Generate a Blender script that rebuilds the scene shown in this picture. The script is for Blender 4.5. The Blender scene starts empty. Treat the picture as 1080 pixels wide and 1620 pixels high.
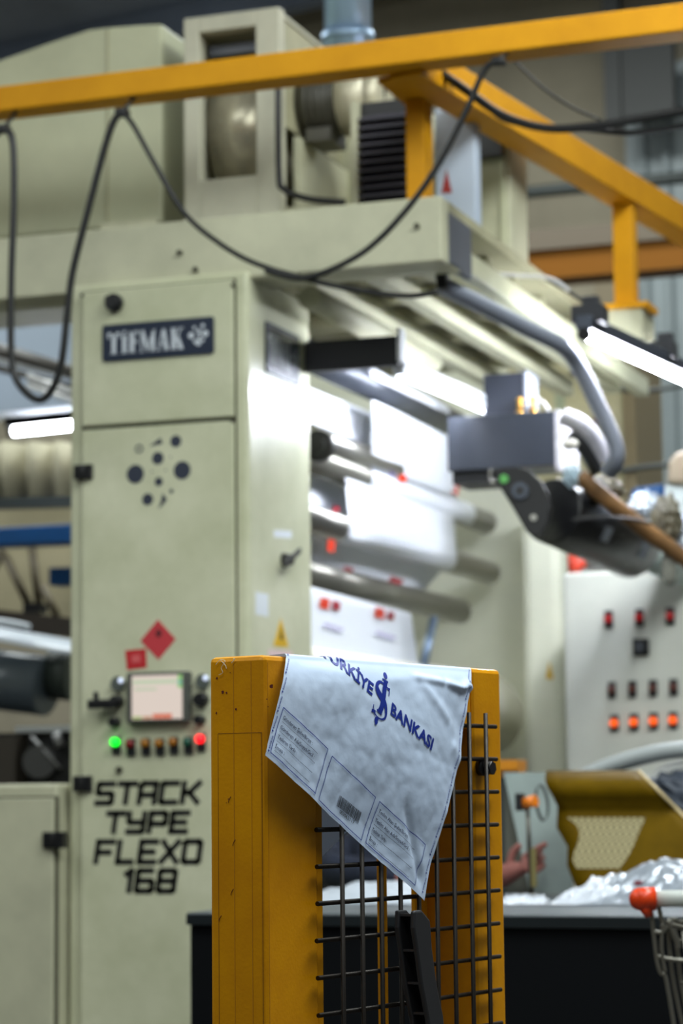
import bpy, bmesh, math, random
from mathutils import Vector as V, Matrix, noise
R = math.radians
random.seed(7)
scene = bpy.context.scene
col = scene.collection

# ------------------------------------------------------------------ camera
F_PX, PITCH, ROLL, YAW, EYE = 3825.0, R(6.75), R(0.6), R(19.8), 1.25
fw = V((-math.sin(YAW) * math.cos(PITCH), math.cos(YAW) * math.cos(PITCH), math.sin(PITCH)))
rt0 = V((math.cos(YAW), math.sin(YAW), 0)); up0 = rt0.cross(fw)
rt = rt0 * math.cos(ROLL) - up0 * math.sin(ROLL)
up = rt0 * math.sin(ROLL) + up0 * math.cos(ROLL)
CAM = V((0, 0, EYE))
cd = bpy.data.cameras.new('camera'); cam = bpy.data.objects.new('camera', cd); col.objects.link(cam)
cam.matrix_world = Matrix(((rt.x, up.x, -fw.x, CAM.x), (rt.y, up.y, -fw.y, CAM.y), (rt.z, up.z, -fw.z, CAM.z), (0, 0, 0, 1)))
cd.sensor_fit = 'AUTO'; cd.sensor_width = 36; cd.lens = F_PX * 36 / 1620
cd.clip_start = 0.1; cd.clip_end = 100
cd.dof.use_dof = True; cd.dof.focus_distance = 3.36; cd.dof.aperture_fstop = 5.0
scene.camera = cam

# ------------------------------------------------------------------ world, lights, exposure
w = bpy.data.worlds.new('hall_air'); scene.world = w; w.use_nodes = True
bg = w.node_tree.nodes['Background']; bg.inputs[0].default_value = (0.80, 0.90, 1.0, 1); bg.inputs[1].default_value = 0.05
scene.view_settings.view_transform = 'Standard'; scene.view_settings.look = 'None'
scene.view_settings.gamma = 1; scene.view_settings.use_curve_mapping = False
scene.view_settings.exposure = 0.32

def area(name, loc, size, sizey, power, color=(0.91, 0.97, 0.96), aim=None):
    l = bpy.data.lights.new(name, 'AREA'); l.shape = 'RECTANGLE'; l.size = size; l.size_y = sizey
    l.energy = power; l.color = color
    o = bpy.data.objects.new(name, l); col.objects.link(o); o.location = loc
    d = (V(aim) - V(loc)) if aim else V((0, 0, -1))
    o.rotation_euler = d.to_track_quat('-Z', 'Y').to_euler()
    return o
# unseen overhead lights added to fill the aisle, gate, press and back wall
area('overhead_fill_aisle', (-1.4, 0.2, 4.9), 3.0, 1.6, 72, aim=(-2.4, 6.3, 3.3))  # added above the camera, tilted to brighten gate side and press top
area('overhead_fill_aisle', (-0.2, 2.8, 5.0), 3.0, 1.6, 80)
area('overhead_fill_aisle', (-4.6, 3.0, 5.0), 3.0, 1.6, 75)
area('overhead_fill_aisle', (0.2, 5.0, 4.9), 1.6, 3.0, 210)  # added at the right to brighten the far press frame
area('overhead_fill_press', (-1.0, 9.6, 5.0), 1.2, 2.6, 40)
area('overhead_fill_press', (-6.0, 8.0, 5.2), 2.6, 1.2, 100)
area('overhead_fill_rear', (-3.0, 10.2, 5.75), 2.6, 0.8, 150)  # this one and the next are added to brighten the back wall
area('overhead_fill_rear', (-7.0, 10.2, 5.4), 2.6, 0.8, 90)

# ------------------------------------------------------------------ measuring helpers
def ray(x, y): return fw + rt * ((x - 540) / F_PX) - up * ((y - 810) / F_PX)
def onp(x, y, n, p): d = ray(x, y); return CAM + d * (n.dot(p - CAM) / n.dot(d))
def yy(x, y, Y): return onp(x, y, V((0, 1, 0)), V((0, Y, 0)))
def xx(x, y, X): return onp(x, y, V((1, 0, 0)), V((X, 0, 0)))
def zz(x, y, Z): return onp(x, y, V((0, 0, 1)), V((0, 0, Z)))
def dd(x, y, D): return CAM + ray(x, y) * D

# ------------------------------------------------------------------ materials
def lin(c):
    o = []
    for v in c:
        v /= 255.0
        o.append(v / 12.92 if v <= 0.04045 else ((v + 0.055) / 1.055) ** 2.4)
    return (*o, 1)
MATS = {}
def mat(name, c, rough=0.5, metal=0.0, var=0.0, vscale=6.0, c2=None, bump=0.0, bscale=60.0, emit=0.0, ecol=None,
        trans=0.0, alpha=1.0, coat=0.0, spec=0.5, stretch=None, sss=0.0, translucent=0.0):
    if name in MATS: return MATS[name]
    m = bpy.data.materials.new(name); m.use_nodes = True; MATS[name] = m
    nt = m.node_tree; b = nt.nodes['Principled BSDF']; N = nt.nodes.new; L = nt.links.new
    b.inputs['Base Color'].default_value = lin(c); b.inputs['Roughness'].default_value = rough
    b.inputs['Metallic'].default_value = metal; b.inputs['Coat Weight'].default_value = coat
    b.inputs['Coat Roughness'].default_value = 0.12
    b.inputs['Specular IOR Level'].default_value = spec
    b.inputs['Transmission Weight'].default_value = trans; b.inputs['Alpha'].default_value = alpha
    if emit:
        b.inputs['Emission Color'].default_value = lin(ecol or c); b.inputs['Emission Strength'].default_value = emit
    if var or bump:
        tc = N('ShaderNodeTexCoord'); mp = N('ShaderNodeMapping'); L(tc.outputs['Object'], mp.inputs[0])
        if stretch: mp.inputs['Scale'].default_value = stretch
    if var:
        n = N('ShaderNodeTexNoise'); n.inputs['Scale'].default_value = vscale; n.inputs['Detail'].default_value = 6; n.inputs['Roughness'].default_value = 0.65
        L(mp.outputs[0], n.inputs['Vector'])
        r = N('ShaderNodeValToRGB'); r.color_ramp.elements[0].position = 0.35; r.color_ramp.elements[1].position = 0.7
        d = c2 or tuple(v * (1 - var) for v in c)
        r.color_ramp.elements[0].color = lin(d); r.color_ramp.elements[1].color = lin(c)
        L(n.outputs['Fac'], r.inputs[0]); L(r.outputs[0], b.inputs['Base Color'])
        n2 = N('ShaderNodeMapRange'); n2.inputs['To Min'].default_value = min(1, rough + 0.12); n2.inputs['To Max'].default_value = max(0, rough - 0.05)
        L(n.outputs['Fac'], n2.inputs[0]); L(n2.outputs[0], b.inputs['Roughness'])
    if bump:
        nb = N('ShaderNodeTexNoise'); nb.inputs['Scale'].default_value = bscale; nb.inputs['Detail'].default_value = 3
        L(mp.outputs[0], nb.inputs['Vector'])
        bp = N('ShaderNodeBump'); bp.inputs['Strength'].default_value = bump; bp.inputs['Distance'].default_value = 0.01
        L(nb.outputs['Fac'], bp.inputs['Height']); L(bp.outputs[0], b.inputs['Normal'])
    if translucent:
        t = N('ShaderNodeBsdfTranslucent'); t.inputs[0].default_value = lin(c)
        mx = N('ShaderNodeMixShader'); mx.inputs[0].default_value = translucent
        out = nt.nodes['Material Output']
        L(b.outputs[0], mx.inputs[1]); L(t.outputs[0], mx.inputs[2]); L(mx.outputs[0], out.inputs[0])
    return m
CREAM = mat('cream_paint', (208, 208, 180), 0.30, var=0.10, vscale=3.2, c2=(182, 184, 152), coat=0.3)  # mottled tone also stands in for uneven reflections on the doors
CREAM2 = mat('cream_paint_dull', (196, 195, 166), 0.5, var=0.12, vscale=3)
CREAMD = mat('cream_sheet_aged', (176, 172, 140), 0.55, var=0.15, vscale=4)
SEAM = mat('seam_dark', (60, 58, 44), 0.8)
BLACK = mat('black_plastic', (16, 16, 17), 0.42)
BLACKM = mat('black_powder_coat', (20, 21, 24), 0.5, var=0.3, vscale=9)
NAVYP = mat('navy_print', (42, 48, 62), 0.5)
YEL = mat('yellow_paint', (224, 154, 0), 0.38, var=0.10, vscale=9, c2=(206, 136, 0), coat=0.05, spec=0.3, bump=0.04, bscale=220)
YELD = mat('yellow_crane_paint', (216, 152, 0), 0.55, var=0.2, vscale=3, c2=(196, 134, 0), spec=0.25)
WIRE = mat('mesh_wire', (38, 32, 26), 0.42, metal=0.5, var=0.3, vscale=90)
STEEL = mat('brushed_steel', (170, 168, 160), 0.28, metal=0.9, var=0.12, vscale=20, stretch=(1, 0.05, 1))
STEELD = mat('dark_steel', (92, 90, 84), 0.38, metal=0.8)
GREY = mat('grey_plastic', (88, 92, 100), 0.5)
GREYB = mat('blue_grey_box', (48, 53, 63), 0.42, var=0.1, vscale=5)
ALU = mat('white_aluminium', (228, 232, 238), 0.3, metal=0.1)
PAPER = mat('white_film', (240, 244, 250), 0.35, translucent=0.15)
CABLE = mat('cable_rubber', (14, 15, 15), 0.45)
BLUE = mat('blue_paint', (6, 78, 138), 0.45, var=0.15, vscale=4)
REDI = mat('red_ink', (206, 52, 22), 0.5)
PINKI = mat('dark_red_ink', (150, 30, 46), 0.5)

# ------------------------------------------------------------------ mesh builder
class MB:
    def __init__(s): s.v = []; s.f = []; s.sm = []
    def add(s, vs, fs, smooth=False):
        b = len(s.v); s.v += [V(p) for p in vs]
        for f in fs: s.f.append([i + b for i in f]); s.sm.append(smooth)
        return s
    def hexa(s, p):
        return s.add(p, [(0, 3, 2, 1), (4, 5, 6, 7), (0, 1, 5, 4), (1, 2, 6, 5), (2, 3, 7, 6), (3, 0, 4, 7)])
    def box(s, x0, x1, y0, y1, z0, z1):
        return s.hexa([(x0, y0, z0), (x1, y0, z0), (x1, y1, z0), (x0, y1, z0), (x0, y0, z1), (x1, y0, z1), (x1, y1, z1), (x0, y1, z1)])
    def obox(s, o, a, b, c):        # corner and three edge vectors
        o, a, b, c = map(V, (o, a, b, c))
        return s.hexa([o, o + a, o + a + b, o + b, o + c, o + a + c, o + a + b + c, o + b + c])
    def prism(s, poly, vec):
        n = len(poly); p = [V(q) for q in poly]; q = [a + V(vec) for a in p]
        return s.add(p + q, [tuple(range(n))[::-1], tuple(range(n, 2 * n))] + [(i, (i + 1) % n, n + (i + 1) % n, n + i) for i in range(n)])
    def cyl(s, a, b, r, r2=None, n=20, caps=True):
        a, b = V(a), V(b); r2 = r if r2 is None else r2
        d = (b - a).normalized(); e = d.orthogonal().normalized(); g = d.cross(e)
        vs = [a + (e * math.cos(t) + g * math.sin(t)) * r for t in [2 * math.pi * i / n for i in range(n)]]
        vs += [b + (e * math.cos(t) + g * math.sin(t)) * r2 for t in [2 * math.pi * i / n for i in range(n)]]
        s.add(vs, [(i, (i + 1) % n, n + (i + 1) % n, n + i) for i in range(n)], True)
        if caps:
            k = len(s.v) - 2 * n
            s.f.append([k + i for i in range(n)][::-1]); s.sm.append(False)
            s.f.append([k + n + i for i in range(n)]); s.sm.append(False)
        return s
    def tube(s, pts, r, n=10, k=6, rad=None):
        P = spline([V(p) for p in pts], k) if k > 1 else [V(p) for p in pts]
        m = len(P); vs = []; e = None
        for i, p in enumerate(P):
            d = (P[min(i + 1, m - 1)] - P[max(i - 1, 0)]).normalized()
            e = d.orthogonal().normalized() if e is None else (e - d * e.dot(d)).normalized()
            g = d.cross(e); rr = rad(i, m) * r if rad else r
            vs += [p + (e * math.cos(t) + g * math.sin(t)) * rr for t in [2 * math.pi * j / n for j in range(n)]]
        fs = [(i * n + j, i * n + (j + 1) % n, (i + 1) * n + (j + 1) % n, (i + 1) * n + j) for i in range(m - 1) for j in range(n)]
        s.add(vs, fs, True)
        k0 = len(s.v) - m * n
        s.f.append([k0 + j for j in range(n)][::-1]); s.sm.append(True)
        s.f.append([k0 + (m - 1) * n + j for j in range(n)]); s.sm.append(True)
        return s
    def grid(s, rows, smooth=True):
        m, n = len(rows), len(rows[0])
        return s.add([p for r in rows for p in r], [(i * n + j, i * n + j + 1, (i + 1) * n + j + 1, (i + 1) * n + j) for i in range(m - 1) for j in range(n - 1)], smooth)
    def ball(s, c, rx, ry=None, rz=None, n=14, m=9):
        ry = ry or rx; rz = rz or rx; c = V(c)
        rows = [[c + V((rx * math.sin(a) * math.cos(t), ry * math.sin(a) * math.sin(t), rz * math.cos(a))) for t in [2 * math.pi * j / n for j in range(n + 1)]] for a in [math.pi * i / m for i in range(m + 1)]]
        return s.grid(rows)
def spline(P, k):
    if len(P) < 3: return P
    out = []
    for i in range(len(P) - 1):
        a, b, c, d = P[max(i - 1, 0)], P[i], P[i + 1], P[min(i + 2, len(P) - 1)]
        for j in range(k):
            t = j / k
            out.append(0.5 * ((2 * b) + (c - a) * t + (2 * a - 5 * b + 4 * c - d) * t * t + (3 * b - a - 3 * c + d) * t ** 3))
    return out + [P[-1]]
ORG = {}
def mesh_of(name, mb, m, org):
    me = bpy.data.meshes.new(name); me.from_pydata([v - org for v in mb.v], [], mb.f)
    me.polygons.foreach_set('use_smooth', mb.sm); me.materials.append(m); me.update(); return me
def part(name, mb, m, parent, bevel=0, label=None, kind=None, solid=0):
    org = ORG[parent]
    o = bpy.data.objects.new(name, mesh_of(name, mb, m, org)); col.objects.link(o); o.parent = parent; ORG[o] = org
    fx(o, bevel, solid)
    if label: o['label'] = label
    if kind: o['kind'] = kind
    return o
def fx(o, bevel, solid):
    if solid:
        s = o.modifiers.new('thickness', 'SOLIDIFY'); s.thickness = solid; s.offset = 0
    if bevel:
        b = o.modifiers.new('bevel', 'BEVEL'); b.width = bevel; b.segments = 2; b.limit_method = 'ANGLE'
def thing(name, label, cat, loc, group=None):
    o = bpy.data.objects.new(name, None); col.objects.link(o); o.location = loc; o.empty_display_size = 0.1
    o['label'] = label; o['category'] = cat
    if group: o['group'] = group
    ORG[o] = V(loc); return o
def solo(name, mb, m, label, cat, group=None, bevel=0, solid=0, kind=None):
    lo = V([min(v[i] for v in mb.v) for i in range(3)]); hi = V([max(v[i] for v in mb.v) for i in range(3)])
    org = V(((lo.x + hi.x) / 2, (lo.y + hi.y) / 2, lo.z))
    o = bpy.data.objects.new(name, mesh_of(name, mb, m, org)); col.objects.link(o); o.location = org; ORG[o] = org
    if label: o['label'] = label; o['category'] = cat
    if group: o['group'] = group
    if kind: o['kind'] = kind
    fx(o, bevel, solid); return o
def struct(name, mb, m): return solo(name, mb, m, None, None, kind='structure')
def copy_part(src, parent, loc):
    c = src.copy(); col.objects.link(c); c.parent = parent; c.location = loc; return c

# ------------------------------------------------------------------ setting
FLOOR = mat('concrete_floor', (78, 77, 74), 0.45, var=0.2, vscale=1.2)
struct('floor', MB().box(-12, 6, -2, 13, -0.1, 0), FLOOR)
WALLM = mat('beige_plaster', (150, 142, 122), 0.8, var=0.15, vscale=1.2)
CLAD = mat('pale_blue_cladding', (142, 152, 154), 0.45, var=0.1, vscale=0.8)
def roof_z(x): return 5.75 + (x + 6.9) * 0.10
struct('wall_back', MB().prism([(-12, 13.0, 0), (6, 13.0, 0), (6, 13.0, roof_z(6)), (-12, 13.0, roof_z(-12))], V((0, 0.2, 0))), WALLM)
CEIL = mat('dark_roof_sheet', (150, 162, 184), 0.7, var=0.2, vscale=0.7)
cl = MB().prism([(-12, -2, roof_z(-12)), (6, -2, roof_z(6)), (6, -2, roof_z(6) + 0.15), (-12, -2, roof_z(-12) + 0.15)], V((0, 15.2, 0)))
for k in range(9): cl.prism([(-12, 0.6 + k * 1.5, roof_z(-12)), (6, 0.6 + k * 1.5, roof_z(6)), (6, 0.6 + k * 1.5, roof_z(6) - 0.18), (-12, 0.6 + k * 1.5, roof_z(-12) - 0.18)], V((0, 0.12, 0)))
struct('ceiling', cl, CEIL)

# corrugated cladding on the right of the back wall
def corrugated(x0, x1, z0, z1, Y, pitch=0.13, d=0.035):
    mb = MB(); xs = []; x = x0
    while x < x1:
        for f, o in ((0, 0), (0.55, 0), (0.68, 1), (0.87, 1)): xs.append((x + f * pitch, Y - d * o))
        x += pitch
    rows = [[V((a, b, z)) for a, b in xs] for z in (z0, z1)]
    mb.grid(rows, False); return mb
pL = yy(992, 400, 12.9).x
t = thing('wall_cladding', 'pale blue corrugated metal cladding on the back wall at right', 'cladding', (pL + 1.5, 12.9, 0))
part('sheet', corrugated(pL, pL + 3.2, 0, 5.3, 12.92), CLAD, t)
part('corner_trim', MB().box(pL - 0.16, pL + 0.02, 12.78, 12.99, 0, 4.1), mat('brown_trim', (120, 108, 84), 0.6), t)
DARKST = mat('dark_green_steel', (52, 58, 56), 0.5)
a = yy(960, 60, 12.6); b = yy(1000, 205, 12.6)
solo('roof_bracket', MB().box(a.x, a.x + 0.09, 12.5, 12.6, b.z, roof_z(a.x)).box(a.x, b.x + 0.25, 12.52, 12.6, b.z + 0.05, b.z + 0.45), mat('dark_bracket', (36, 38, 36), 0.6),
     'dark angled steel bracket high on the back wall', 'bracket')
a = yy(830, 305, 12.5); b = yy(1080, 275, 12.5)
solo('pipe', MB().cyl((a.x - 2, 12.5, a.z), (b.x + 1.5, 12.5, a.z), 0.035), DARKST, 'thin grey-green pipe running along the back wall behind the gantry', 'pipe')

# ------------------------------------------------------------------ control column of the press
Y0, XS = 6.31, -2.55
XL, YB, ZT = -3.113, 6.815, 2.757
colm = thing('control_column', 'tall cream control column of the printing press with a touch screen', 'control cabinet', ((XL + XS) / 2, 6.56, 0))
part('body', MB().box(XL, XS, Y0, YB, 0, ZT), CREAM, colm, bevel=0.012)
def frontbox(p0, p1, Y, d, inset=0):          # axis box on the plane Y from two pixel corners, d proud
    a, b = yy(*p0, Y), yy(*p1, Y)
    return MB().box(min(a.x, b.x) + inset, max(a.x, b.x) - inset, Y - d, Y + 0.004, min(a.z, b.z) + inset, max(a.z, b.z) - inset)
xl, xr = yy(133, 700, Y0).x, yy(372, 700, Y0).x
zt, zm = yy(250, 454, Y0).z, yy(250, 671, Y0).z
part('door_gap', MB().box(xl - 0.006, xr + 0.006, Y0 - 0.002, Y0 + 0.01, 0.1, zt + 0.005), SEAM, colm)
ud = part('upper_door', MB().box(xl, xr, Y0 - 0.016, Y0 + 0.01, zm + 0.006, zt), CREAM, colm, bevel=0.003)
part('lower_door', MB().box(xl, xr, Y0 - 0.016, Y0 + 0.01, 0.12, zm - 0.006), CREAM, colm, bevel=0.003)
YD = Y0 - 0.016
HINGE = BLACK
def hinge(px, py, w, h, parent, Y=YD):
    c = yy(px, py, Y)
    return part('hinge', MB().box(c.x - w / 2, c.x + w / 2, Y - 0.012, Y + 0.02, c.z - h / 2, c.z + h / 2).cyl((c.x, Y - 0.014, c.z - h / 2), (c.x, Y - 0.014, c.z + h / 2), 0.007), HINGE, parent, bevel=0.002)
hinge(133, 747, 0.058, 0.042, colm); hinge(132, 1240, 0.058, 0.045, colm)
c = yy(183, 480, YD)
part('door_lock', MB().cyl((c.x, YD + 0.002, c.z), (c.x, YD - 0.022, c.z), 0.026).cyl((c.x, YD - 0.022, c.z), (c.x, YD - 0.03, c.z), 0.018).box(c.x - 0.03, c.x - 0.01, YD - 0.012, YD, c.z + 0.008, c.z + 0.022), BLACK, ud)
for px, py in ((372, 446), (371, 661), (133, 463)):
    c = yy(px, py, YD); part('screw', MB().cyl((c.x - 0.006, YD + 0.001, c.z - 0.008), (c.x - 0.006, YD - 0.003, c.z - 0.008), 0.006, n=10), SEAM, ud)

# --- lettering
def strokes(mb, polys, o, ex, ez, sx, sz, wd, shear=0.0, close=()):
    for pl in polys:
        q = [(x * sx + shear * z * sz, z * sz) for x, z in pl]
        for (x0, z0), (x1, z1) in zip(q, q[1:]):
            dx, dz = x1 - x0, z1 - z0; l = math.hypot(dx, dz) or 1; dx /= l; dz /= l
            e = wd * 0.42; x0 -= dx * e; z0 -= dz * e; x1 += dx * e; z1 += dz * e
            nx, nz = -dz * wd / 2, dx * wd / 2
            mb.add([o + ex * x + ez * z for x, z in ((x0 + nx, z0 + nz), (x0 - nx, z0 - nz), (x1 - nx, z1 - nz), (x1 + nx, z1 + nz))], [(0, 1, 2, 3)])
SQ = {'S': [[(.7, 1), (.08, 1), (0, .92), (0, .58), (.08, .5), (.62, .5), (.7, .42), (.7, .08), (.62, 0), (0, 0)]],
      'T': [[(0, 1), (.75, 1)], [(.36, 1), (.36, 0)]], 'A': [[(0, 0), (.0, .85), (.12, 1), (.7, 1), (.7, 0)], [(0, .4), (.7, .4)]],
      'C': [[(.7, 1), (.08, 1), (0, .92), (0, .08), (.08, 0), (.7, 0)]], 'K': [[(0, 0), (0, 1)], [(.7, 1), (.28, .5), (.7, 0)], [(0, .5), (.28, .5)]],
      'Y': [[(0, 1), (0, .58), (.08, .5), (.7, .5)], [(.7, 1), (.7, .08), (.62, 0), (0, 0)]], 'P': [[(0, 0), (0, 1), (.62, 1), (.7, .92), (.7, .5), (.62, .42), (0, .42)]],
      'E': [[(.7, 1), (0, 1), (0, 0), (.7, 0)], [(0, .5), (.6, .5)]], 'F': [[(.7, 1), (0, 1), (0, 0)], [(0, .48), (.58, .48)]], 'L': [[(0, 1), (0, 0), (.66, 0)]],
      'X': [[(0, 0), (.7, 1)], [(0, 1), (.7, 0)]], 'O': [[(.08, 0), (0, .08), (0, .92), (.08, 1), (.62, 1), (.7, .92), (.7, .08), (.62, 0), (.08, 0)]],
      '1': [[(.08, .82), (.3, 1), (.3, 0)]], '6': [[(.62, 1), (.08, 1), (0, .92), (0, .08), (.08, 0), (.62, 0), (.7, .08), (.7, .42), (.62, .5), (0, .5)]],
      '8': [[(.08, 0), (0, .08), (0, .92), (.08, 1), (.62, 1), (.7, .92), (.7, .08), (.62, 0), (.08, 0)], [(0, .5), (.7, .5)]]}
def word(text, x0, x1, ytop, ybot):
    a, b = yy(x0, ybot, YD), yy(x1, ybot, YD); top = yy((x0 + x1) / 2, ytop, YD)
    base = yy((x0 + x1) / 2, ybot, YD).z; h = top.z - base; W = b.x - a.x
    adv = [0.62 if ch == '1' else 1.0 for ch in text]; sh = 0.16
    u = (W - sh * h - 0.010) / (sum(adv) - 0.30); mb = MB(); x = 0
    for ch, ad in zip(text, adv):
        strokes(mb, SQ[ch], V((a.x + x + 0.005, YD - 0.0012, base + 0.006)), V((1, 0, 0)), V((0, 0, 1)), u, h - 0.012, 0.0165, sh); x += ad * u
    part('lettering', mb, mat('black_paint_letters', (20, 20, 18), 0.55), colm, label='word ' + text + ' in slanted square black letters')
word('STACK', 150, 320, 1236, 1273); word('TYPE', 165, 302, 1283, 1319); word('FLEXO', 149, 322, 1328, 1367); word('168', 191, 282, 1374, 1413)

# --- maker's plate: serif letters on a dark plate
def plate(parent, org, ex, n, W, H, name_label):
    ez = V((0, 0, 1)); r = 0.008; pts = []
    for cx, cz, a0 in ((W - r, H - r, 0), (r, H - r, 90), (r, r, 180), (W - r, r, 270)):
        pts += [org + ex * (cx + r * math.cos(R(a0 + k * 30))) + ez * (cz + r * math.sin(R(a0 + k * 30))) for k in range(4)]
    p = part('name_plate', MB().prism(pts, n * 0.006), mat('navy_plate', (28, 38, 56), 0.35, coat=0.4), parent, label=name_label)
    q = org + n * 0.0068
    Rr = lambda x0, z0, x1, z1: [(x0, z0), (x1, z0), (x1, z1), (x0, z1)]
    G = {'T': (.78, [Rr(.26, 0, .52, 1), Rr(0, .9, .78, 1), Rr(0, .74, .10, .9), Rr(.68, .74, .78, .9), Rr(.16, 0, .62, .05)]),
         'I': (.42, [Rr(.08, 0, .34, .84), Rr(0, 0, .42, .05), Rr(0, .79, .42, .84), Rr(.12, .91, .30, 1.04)]),
         'F': (.62, [Rr(.08, 0, .34, 1), Rr(0, 0, .42, .05), Rr(0, .93, .62, 1), Rr(.53, .78, .62, .95), Rr(.3, .48, .52, .56), Rr(.47, .40, .53, .64)]),
         'M': (1.0, [Rr(.08, 0, .16, 1), Rr(0, 0, .26, .05), [(0, 1), (.28, 1), (.56, .12), (.46, 0)], [(.46, 0), (.52, 0), (.84, 1), (.74, 1)], Rr(.70, 0, .94, 1), Rr(.64, 0, 1.0, .05), Rr(.7, .95, 1.0, 1)]),
         'A': (.78, [[(.34, 1), (.44, 1), (.14, 0), (.06, 0)], [(.34, 1), (.52, 1), (.74, 0), (.48, 0)], Rr(.2, .28, .56, .35), Rr(0, 0, .24, .05), Rr(.42, 0, .78, .05)]),
         'K': (.80, [Rr(.08, 0, .34, 1), Rr(0, 0, .42, .05), Rr(0, .95, .42, 1), [(.30, .42), (.62, 1), (.70, 1), (.38, .40)], [(.36, .56), (.52, .66), (.80, 0), (.52, 0)], Rr(.48, .95, .8, 1)])}
    mb = MB(); h = H * 0.60; z0 = H * 0.17; x = W * 0.05; u = h * 0.80
    tot = sum(G[c][0] + 0.05 for c in 'TIFMAK'); u = W * 0.69 / tot
    for ch in 'TIFMAK':
        wd, polys = G[ch]
        for pl in polys: mb.add([q + ex * (x + px * u) + ez * (z0 + pz * h) for px, pz in pl], [tuple(range(len(pl)))])
        x += (wd + 0.05) * u
    part('plate_lettering', mb, mat('silver_letters', (196, 202, 208), 0.4), p)
    mb = MB(); cx, cz = W * 0.865, H * 0.52
    def disc(x, z, r): mb.add([q + ex * (x + r * math.cos(R(k * 30))) + ez * (z + r * math.sin(R(k * 30))) for k in range(12)], [tuple(range(12))])
    for k, (dx, dz, r) in enumerate(((-.022, 0, .0095), (.022, .003, .0095), (0, -.022, .009), (.002, .010, .007), (.014, .026, .006), (-.012, .022, .005), (0.004, -.006, .006), (-.010, -.018, .006), (.014, -.016, .005))):
        disc(cx + dx, cz + dz, r)
    part('plate_emblem', mb, MATS['silver_letters'], p)
a, b = yy(163, 573, YD), yy(339, 499, YD); c1, c2 = yy(250, 508, YD), yy(250, 566, YD)
plate(ud, V((a.x, YD, c2.z)), V((1, 0, 0)), V((0, -1, 0)), b.x - a.x, c1.z - c2.z, 'dark blue maker plate with silver serif letters')
# --- dotted emblem on the lower door
em = MB(); q = lambda x, y: yy(x, y, YD - 0.001); sc = 0.00183
def edisc(x, y, r):
    c = q(x, y); em.add([c + V((r * sc * math.cos(R(k * 20)), 0, r * sc * math.sin(R(k * 20)))) for k in range(18)], [tuple(range(18))])
for x, y, r in ((214, 750, 15), (288, 744, 14.5), (249.5, 725, 10), (278, 698, 9.5), (251, 762, 7), (233.5, 790, 9.5), (271, 777, 3.5), (270, 723, 1.5), (240, 746, 1.5), (262, 744, 1.5)): edisc(x, y, r)
cR = q(220, 710); em.add([cR + V((rr * sc * math.cos(R(k * 20)), 0, rr * sc * math.sin(R(k * 20)))) for k in range(18) for rr in (4, 7)], [(2 * k, 2 * k + 1, (2 * k + 3) % 36, (2 * k + 2) % 36) for k in range(18)])
em.add([q(*p) for p in ((236, 706), (248, 697), (254, 692), (257, 702), (250, 703))], [(0, 1, 2, 3, 4)])
em.add([q(*p) for p in ((257, 780), (264, 790), (258, 798), (250, 806), (255, 792))], [(0, 1, 2, 3, 4)])
part('emblem', em, NAVYP, colm, label='cluster of dark dots printed on the door')
# --- touch screen and buttons
a, b = yy(206, 1145, YD), yy(304, 1062, YD)
hm = part('touch_screen', MB().box(a.x, b.x, YD - 0.03, YD + 0.004, a.z, b.z), mat('grey_bezel', (74, 76, 70), 0.5), colm, bevel=0.006, label='small lit touch screen in a grey frame')
SCR = mat('lit_screen', (30, 30, 30), 0.3, emit=0.66, ecol=(238, 222, 210))
x0, x1, z0, z1 = yy(216, 1100, YD).x, yy(295, 1100, YD).x, yy(255, 1138, YD).z, yy(255, 1069, YD).z
W, H = x1 - x0, z1 - z0; ys = YD - 0.0305
part('display', MB().box(x0, x1, ys - 0.002, ys + 0.004, z0, z1), SCR, hm)
def tile(u0, u1, v0, v1, c, s=0.6):
    part('display_field', MB().box(x0 + u0 * W, x0 + u1 * W, ys - 0.0028, ys - 0.001, z0 + v0 * H, z0 + v1 * H), mat('field_%d_%d_%d' % c, (30, 30, 30), 0.4, emit=s, ecol=c), hm)
tile(0.02, 0.9, 0.80, 0.9, (214, 228, 196)); tile(0.05, 0.5, 0.66, 0.71, (206, 224, 190)); tile(0.92, 1, 0.7, 1, (150, 214, 120)); tile(0.92, 1, 0.78, 0.88, (120, 190, 190))
tile(0.42, 0.8, 0.01, 0.12, (236, 130, 100)); tile(0.02, 0.2, 0.01, 0.07, (180, 200, 120)); tile(0.22, 0.4, 0.01, 0.07, (214, 160, 120))
def button(px, py, parent, c, em, name='push_button', w=0.026, h=0.050, Y=YD, lens_up=0.010):
    p = yy(px, py, Y)
    b = part(name, MB().box(p.x - w / 2, p.x + w / 2, Y - 0.008, Y + 0.003, p.z - h / 2 - lens_up, p.z + h / 2 - lens_up), BLACKM, parent, bevel=0.002)
    m = mat('lens_%d_%d_%d' % c, c, 0.25, emit=em, ecol=c)
    part('lens', MB().cyl((p.x, Y - 0.006, p.z), (p.x, Y - 0.020, p.z), w * 0.46, n=14).ball((p.x, Y - 0.020, p.z), w * 0.46, 0.006, w * 0.46), m, b)
for px, py, c, e in ((185, 1174, (10, 232, 40), 2.2), (208, 1177, (120, 14, 18), 0), (232, 1176, (150, 96, 14), 0), (254, 1176, (150, 96, 14), 0), (276, 1174, (150, 92, 14), 0), (299, 1174, (20, 80, 62), 0), (319, 1169, (236, 18, 26), 2.4)):
    button(px, py, colm, c, e)
def knob(px, py, r, m, d=0.03, name='selector_knob'):
    p = yy(px, py, YD)
    return part(name, MB().cyl((p.x, YD + 0.002, p.z), (p.x, YD - d, p.z), r * 1.1, r * 0.9), m, colm)
p = yy(190, 1111, YD)
kk = knob(187, 1110, 0.018, BLACK)
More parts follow.
